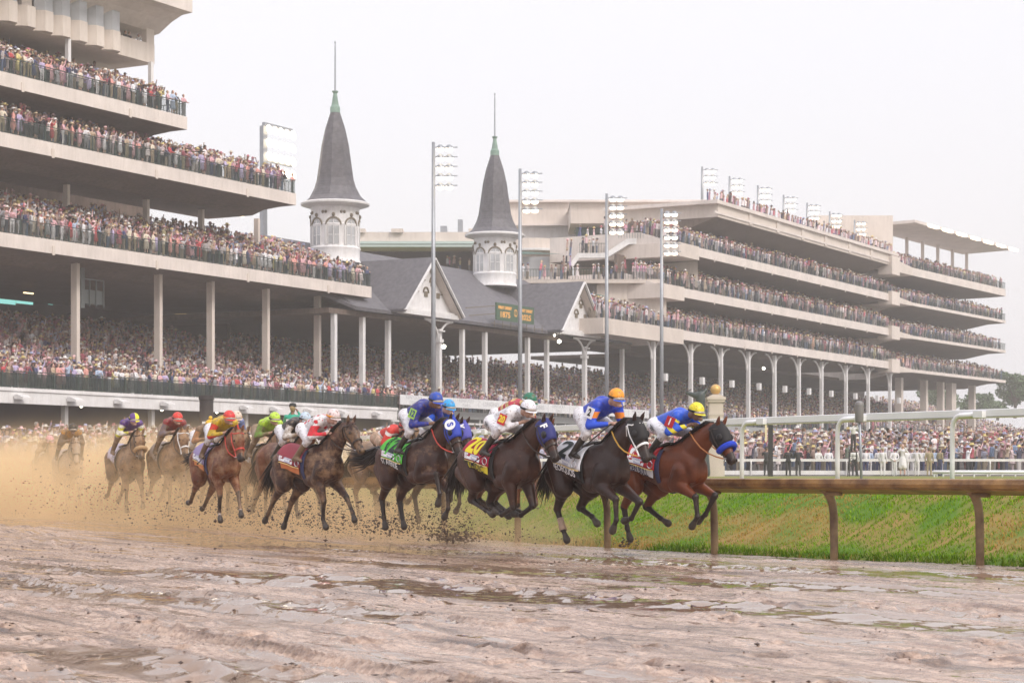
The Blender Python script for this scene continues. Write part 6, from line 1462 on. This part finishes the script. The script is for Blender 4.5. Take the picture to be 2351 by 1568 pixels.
def spatter(m, amt):
    n = m.node_tree; p = n.nodes['Principled BSDF']; L = n.links; bc = p.inputs['Base Color']; tc = n.nodes.new('ShaderNodeTexCoord'); mx = n.nodes.new('ShaderNodeMixRGB'); mx.inputs[2].default_value = (.16, .095, .05, 1)
    if bc.links: L.new(bc.links[0].from_socket, mx.inputs[1])
    else: mx.inputs[1].default_value = bc.default_value[:]
    nz = n.nodes.new('ShaderNodeTexNoise'); nz.inputs['Scale'].default_value = 22; nz.inputs['Detail'].default_value = 7; nz.inputs['Roughness'].default_value = .75; L.new(tc.outputs['Object'], nz.inputs[0])
    r = n.nodes.new('ShaderNodeValToRGB'); r.color_ramp.elements[0].position = .60-.12*amt; r.color_ramp.elements[1].position = .68-.08*amt; r.color_ramp.elements[0].color = (0, 0, 0, 1); r.color_ramp.elements[1].color = (.85,)*3+(1,)
    L.new(nz.outputs[0], r.inputs[0]); L.new(r.outputs[0], mx.inputs[0]); L.new(mx.outputs[0], bc)
for m_ in list(MATS.values()):
    if 'silk' in m_.name or 'saddle cloth' in m_.name or 'sleeve' in m_.name or 'stripe' in m_.name or 'dots' in m_.name: spatter(m_, .30 if 'saddle cloth' in m_.name or m_.name in ('white silk', 'royal blue silk', 'deep blue silk', 'blue and yellow blocks') else .8)
for sp in SPEC:
    h = make_horse(sp); make_jockey(h, sp)
    if sp['jl'].startswith('jockey in royal'): 
        bpy.context.view_layer.update(); whip(h, (.66, -.10, 1.80), (.12, -.40, 1.35), 'black riding whip held by the orange-capped jockey')
    if sp['jl'].startswith('jockey in white silks with white'): bpy.context.view_layer.update(); whip(h, (.62, -.12, 1.68), (-.10, -.42, 1.22), 'black riding whip held by the white-capped jockey')
    if sp['jl'].startswith('jockey in dark blue'): bpy.context.view_layer.update(); whip(h, (.62, -.12, 1.70), (.0, -.40, 1.26), 'dark riding whip held by the dark blue jockey')
    if sp['jl'].startswith('jockey in mustard'): bpy.context.view_layer.update(); whip(h, (.62, -.12, 1.66), (.1, -.40, 1.2), 'tan riding whip held by the mustard yellow jockey')
# ================================================================ smaller things round the track
m_cap = pm('grey camera housing', (.22, .21, .21), .5)
p = px(1979, 1158, 33.2); e = empty('camera_pole', (p.x, p.y, p.z-.1), 0, 'thin grey pole with rounded grey camera housing on top, white foot in the grass', 'pole')
h = px(1979, 922, 33.2).z-p.z+.1
mb = MB(); mb.tube([(0, 0, 0), (-.02, 0, h*.5), (-.045, 0, h-.2)], .022, 8); mb.build('pole', M_steel, e, True)
mb = MB(); mb.lathe([(.055, -.30), (.070, -.27), (.072, -.02), (.076, -.02), (.076, .005), (.065, .04), (.03, .06), (.005, .062)], (-.045, 0, h-.05), 18); mb.build('housing', m_cap, e, autos=True)
mb = MB(); mb.prism([(-.09, 0), (.08, 0), (.13, .27), (-.06, .27)], 'y', -.04, .04); mb.build('foot', M_white, e)
Y = 112.; p = px(1643, 1090, Y); e = empty('finish_pillar', (p.x, p.y, 1.0), 0, 'cream stone finish pillar with a golden ball on top', 'pillar')
mb = MB(); r = .40; z1 = px(0, 909, Y).z-1
mb.box(-r*1.15, r*1.15, -r*1.15, r*1.15, 0, .6); mb.box(-r, r, -r, r, .6, z1-1.1); mb.box(-r*1.08, r*1.08, -r*1.08, r*1.08, z1-1.1, z1-.95); mb.box(-r*.97, r*.97, -r*.97, r*.97, z1-.95, z1-.35); mb.box(-r*1.2, r*1.2, -r*1.2, r*1.2, z1-.35, z1-.22); mb.box(-r*1.32, r*1.32, -r*1.32, r*1.32, z1-.22, z1-.08); mb.prism([(-r*1.2, z1-.08), (r*1.2, z1-.08), (r*.5, z1+.08), (-r*.5, z1+.08)], 'y', -r*1.1, r*1.1)
mb.build('shaft', pm('cream stone', (.64, .56, .48), .7, var=.12, scale=2), e)
mb = MB(); mb.ball((0, 0, z1+.36), .30, 20, 14); mb.build('ball', M_gold, e, True)
for i, ch_ in enumerate('FINISH'):
    o = mkobj('lettering', text_mesh(ch_, .30, .01), M_black, e); o.rotation_euler = (R(90), 0, R(68)); o.location = (r+.006, 0, z1-1.45-i*.36)
# tarpaulin-covered camera rig next to the pillar
Y = 111.; p = px(1606, 1090, Y); e = empty('camera_rig', (p.x, p.y, 1.0), 0, 'camera rig draped in dark tarpaulin beside the cream finish pillar', 'camera rig')
tp = pm('dark wet tarpaulin', (.035, .05, .048), .35, bump=.5, bscale=5); zt = px(0, 893, Y).z-1
me = grow([((.15, 0, .3), (.12, 0, zt*.55), .30, .24, 0), ((.12, 0, zt*.55), (.05, 0, zt-.35), .24, .28, 0), ((.05, 0, zt-.45), (-.75, 0, zt-.20), .24, .08, 0), ((.1, 0, zt-.35), (.35, 0, zt-.05), .2, .12, 0), ((.0, 0, zt*.62), (-.70, 0, zt*.50), .22, .06, 0), ((.2, 0, zt*.35), (.28, 0, .2), .3, .34, 0)], .06, 2, name='tarpaulin')
me.materials.append(tp); o = mkobj('tarpaulin', me, None, e)
mb = MB(); mb.bar((-.75, 0, zt-.17), (-.45, .0, zt-.02), .08, .05); mb.box(-.1, .3, -.1, .1, zt-.1, zt+.02); mb.build('lens_hood', M_black, e)
# black distance pole near the rail, with a yellow strip
Y = 116.; p = px(1769, 1090, Y); e = empty('marker_pole', (p.x, p.y, 1.0), 0, 'slim black pole with pale yellow board rising above the outer rail', 'pole')
zt = px(0, 927, Y).z-1; mb = MB(); mb.box(-.13, .13, -.1, .1, 0, 3.0); mb.box(-.08, .08, -.08, .08, 3.0, zt); mb.build('pole', M_black, e); mb = MB(); mb.box(-.34, -.22, -.12, -.08, 2.0, 3.1); mb.build('board', pm('pale yellow board', (.72, .62, .40), .6), e)
# white pillar carrying a black drum, far left of centre
Y = 98.; p = px(474, 1090, Y); e = empty('drum_pillar', (p.x, p.y, 1.0), 0, 'thick black cylinder standing above a white capped pillar behind the jockeys', 'pillar')
zt = px(0, 908, Y).z-1; zm = px(0, 968, Y).z-1; mb = MB(); mb.lathe([(.34, zm), (.34, zt-.22), (.38, zt-.2), (.38, zt)], n=24); mb.build('drum', pm('black drum', (.03, .022, .025), .6), e, autos=True)
mb = MB(); mb.box(-.1, .62, -.3, .3, 0, zm-.25); mb.box(-.16, .70, -.36, .36, zm-.25, zm); mb.build('shaft', M_white, e)
# photographer in numbered green bib on a stand
Y = 58.; p = px(672, 1088, Y); st_ = empty('photo_stand', (p.x, p.y, 1.0), 0, 'white box stand under the photographer in the green bib', 'stand')
zf = px(0, 930, Y).z-1.80; mb = MB(); mb.box(-.55, .55, -.3, .5, zf-1.12, zf-1); 
for a in (-.5, .4):
    for b in (-.25, .4): mb.box(a, a+.1, b, b+.1, 0, zf-1.12)
mb.build('frame', M_white, st_)
CM['green bib'] = pm('green bib', (.015, .36, .24), .6, var=.1, scale=8)
gp = place_person((p.x, p.y, zf), R(172), pmesh('film', 'cap', False), CM['green bib'], CM['navy'], HTM['black'], 'photographer in green bib marked D12 standing above the lime jockey', None, 1.04, SKM[2])
o = mkobj('bib_number', text_mesh('D12', .17, .008), M_white, gp); o.rotation_euler = (R(90), 0, R(180)); o.location = (0, .175, 1.26); 
# ring rail on the turf at the right
Y = 100.; p = px(2300, 1090, Y); e = empty('ring_rail', (p.x, p.y, 1.0), 0, 'low white ring rail on the turf at the right edge', 'rail')
def rp(a, z): return (3.4*math.cos(a), 1.8*math.sin(a), z)
mb = MB(); mb.tube([rp(R(a), .24) for a in range(90, 451, 10)], .09, 8); mb.build('rail', M_wrail, e, True)
for a in range(95, 450, 24): 
    mb = MB(); mb.tube([rp(R(a), 0), rp(R(a), .16), tuple(Vector(rp(R(a), .25))*1)], .045, 6); mb.build('post', M_wrail, e)
# litter on the bank
p = railp(1.6, 1.05); z = bankz(1.05)+.08; mb = MB(); rg = random.Random(3); P = [(rg.gauss(0, .055), rg.gauss(0, .03), rg.gauss(0, .03)) for _ in range(14)]; mb.add(P, [(i, i+1, i+2) for i in range(12)]+[(0, 5, 9), (2, 7, 11), (1, 6, 12)])
pp_ = mb.build('paper_scrap', M_white); pp_.location = (px(1978, 1241, 30.2).x, 30.2, px(1978, 1241, 30.2).z); tag(pp_, 'crumpled white paper scrap lying on the grass bank', 'litter')
# ---------------------------------------------------------------- mud in the air and on the track
M_mud = pm('dark wet mud', (.085, .045, .025), .5, col2=(.035, .018, .012), scale=30)
OCT = np.array([(1, 0, 0), (-1, 0, 0), (0, 1, 0), (0, -1, 0), (0, 0, 1), (0, 0, -1)], float); OQ = np.array([(0, 2, 4), (2, 1, 4), (1, 3, 4), (3, 0, 4), (2, 0, 5), (1, 2, 5), (3, 1, 5), (0, 3, 5)])
def bits(name, P, S, label, fl=1.):
    n = len(P); V = OCT[None]*(1+RNG.normal(0, .35, (n, 6, 3)))*S[:, None, None]*RNG.uniform(.5, 1.4, (n, 1, 3))*np.array([1.3, 1, fl]); V = V+P[:, None, :]
    me = bpy.data.meshes.new(name); fastmesh(me, V.reshape(-1, 3), (OQ[None]+(np.arange(n)*6)[:, None, None]).reshape(-1, 3)); me.materials.append(M_mud); o = bpy.data.objects.new(name, me); COL.objects.link(o); tag(o, label, 'mud', kind='stuff')
P = []; S = []
def spray(x, y, sx, sy, Y, n, smax, dY=1.): 
    for _ in range(n):
        xx, yy = random.gauss(x, sx), y-abs(random.gauss(0, sy))*(1 if random.random() < .9 else -.3); v = px(xx, yy, Y+random.gauss(0, dY)); 
        if v.z < groundz(v.x, v.y)+.01: v.z = groundz(v.x, v.y)+random.uniform(.01, .06)
        P.append(tuple(v)); S.append(random.uniform(.004, smax)*(1 if random.random() < .8 else 1.6))
spray(1045, 1240, 32, 12, 33.4, 420, .020, .3); spray(900, 1225, 45, 28, 33.2, 420, .015, .5); spray(1030, 1222, 55, 45, 32.6, 460, .013, .6); spray(760, 1215, 55, 48, 34.6, 520, .015, .8); spray(620, 1205, 80, 40, 36, 360, .014); spray(440, 1195, 90, 45, 39, 360, .014); spray(250, 1180, 100, 50, 44, 340, .016); spray(1190, 1235, 50, 18, 31, 90, .011, .4); spray(560, 1150, 280, 70, 38, 420, .011, 2.); spray(980, 1215, 90, 50, 32.6, 1500, .006, .7); spray(700, 1210, 160, 55, 35.2, 1800, .007, 1.2); spray(380, 1180, 200, 55, 41, 1500, .008, 2.)
spray(1290, 1250, 60, 8, 29.6, 40, .010, .4); spray(1440, 1254, 14, 8, 29, 50, .014, .2)
bits("flying_mud", np.array(P), np.array(S), "dark clods of mud thrown up behind the galloping hooves")
P = []; S = []
for hx, hy, r_, d_ in HOLES:      # crumbs thrown out round every print
    if 9 < hy < 40 and abs(hx/hy) < .29:
        for _ in range(4): a = random.uniform(0, 6.28); q = r_*random.uniform(.9, 2.2); X, Y = hx+q*math.cos(a), hy+q*math.sin(a); P.append((X, Y, groundz(X, Y)+.006)); S.append(random.uniform(.006, .017))
for _ in range(900):
    Y = 10+30*random.random()**.8; X = random.uniform(-.27, .27)*Y; P.append((X, Y, groundz(X, Y)+.004)); S.append(random.uniform(.003, .009)*(1 if random.random() < .95 else 2.0))
for (yl, n) in ((1271, 70), (1292, 50), (1262, 80)):
    for _ in range(n):
        x = random.uniform(30, 2351); yy = yl+ (x-1175)*.012+random.gauss(0, 1.8); Y = CH*F/(yy-HZ); P.append(((x-CX)/F*Y, Y, .01)); S.append(random.uniform(.006, .022))
bits('mud_clods', np.array(P), np.array(S), 'small dark clods of mud lying on the wet track', .5)
# ---------------------------------------------------------------- spray and dust hanging behind the leaders
mb = MB(); D0 = Vector((-11, 50, 0)); mb.box(-24, 2.5, 28.5, 74, -.05, 3.6); du_ = mb.build('mud_spray', None); tag(du_, 'tan cloud of spray and mist around the trailing horses', 'spray', kind='stuff')
m = bpy.data.materials.new('tan spray'); m.use_nodes = True; n = m.node_tree; L = n.links; n.nodes.remove(n.nodes['Principled BSDF']); vo = n.nodes.new('ShaderNodeVolumePrincipled'); L.new(vo.outputs[0], n.nodes['Material Output'].inputs['Volume'])
vo.inputs['Color'].default_value = (.96, .75, .47, 1); vo.inputs['Anisotropy'].default_value = .0
g_ = n.nodes.new('ShaderNodeNewGeometry'); sp_ = n.nodes.new('ShaderNodeSeparateXYZ'); L.new(g_.outputs['Position'], sp_.inputs[0])
def mth(op, a, b=None, c=None, clamp=False):
    q = n.nodes.new('ShaderNodeMath'); q.operation = op; q.use_clamp = clamp
    for i, v in enumerate((a, b, c)):
        if v is None: continue
        if isinstance(v, (int, float)): q.inputs[i].default_value = v
        else: L.new(v, q.inputs[i])
    return q.outputs[0]
X_, Y_, Z_ = sp_.outputs
nz = n.nodes.new('ShaderNodeTexNoise'); nz.inputs['Scale'].default_value = .55; nz.inputs['Detail'].default_value = 5; nz.inputs['Roughness'].default_value = .6; L.new(g_.outputs['Position'], nz.inputs[0])
fr = mth('MULTIPLY', mth('SUBTRACT', mth('ADD', Y_, mth('MULTIPLY', X_, 1.27)), 30.0), .36, clamp=True)      # front edge
back = mth('MULTIPLY', mth('SUBTRACT', 73.5, Y_), .2, clamp=True)
lat = mth('MINIMUM', mth('MAXIMUM', mth('MULTIPLY', mth('SUBTRACT', 1.6, X_), .14), 0), 1.5)
hgt = mth('ADD', .28, mth('MULTIPLY', lat, .26))
zz = mth('POWER', 2.718, mth('MULTIPLY', mth('DIVIDE', mth('MAXIMUM', Z_, 0), hgt), -1.0))
top = mth('MULTIPLY', mth('SUBTRACT', 2.7, Z_), .6, clamp=True)
nf = mth('MULTIPLY', mth('SUBTRACT', nz.outputs[0], .30), 2.6, clamp=True)
d = mth('MULTIPLY', mth('MULTIPLY', mth('MULTIPLY', fr, back), mth('MULTIPLY', lat, zz)), mth('MULTIPLY', top, nf))
L.new(mth('MULTIPLY', d, 3.4), vo.inputs['Density']); du_.data.materials.append(m)
# ---------------------------------------------------------------- rain haze
mb = MB(); mb.box(-158, 178, -16, 470, -1.2, 46.5); hz = mb.build('haze', None); tag(hz, 'thin pale rain haze in the air over the racecourse', 'haze', kind='stuff')
m = bpy.data.materials.new('haze'); m.use_nodes = True; n = m.node_tree; n.nodes.remove(n.nodes['Principled BSDF']); vo = n.nodes.new('ShaderNodeVolumePrincipled'); n.links.new(vo.outputs[0], n.nodes['Material Output'].inputs['Volume'])
vo.inputs['Color'].default_value = (1, .975, .985, 1); vo.inputs['Density'].default_value = .00066; hz.data.materials.append(m)
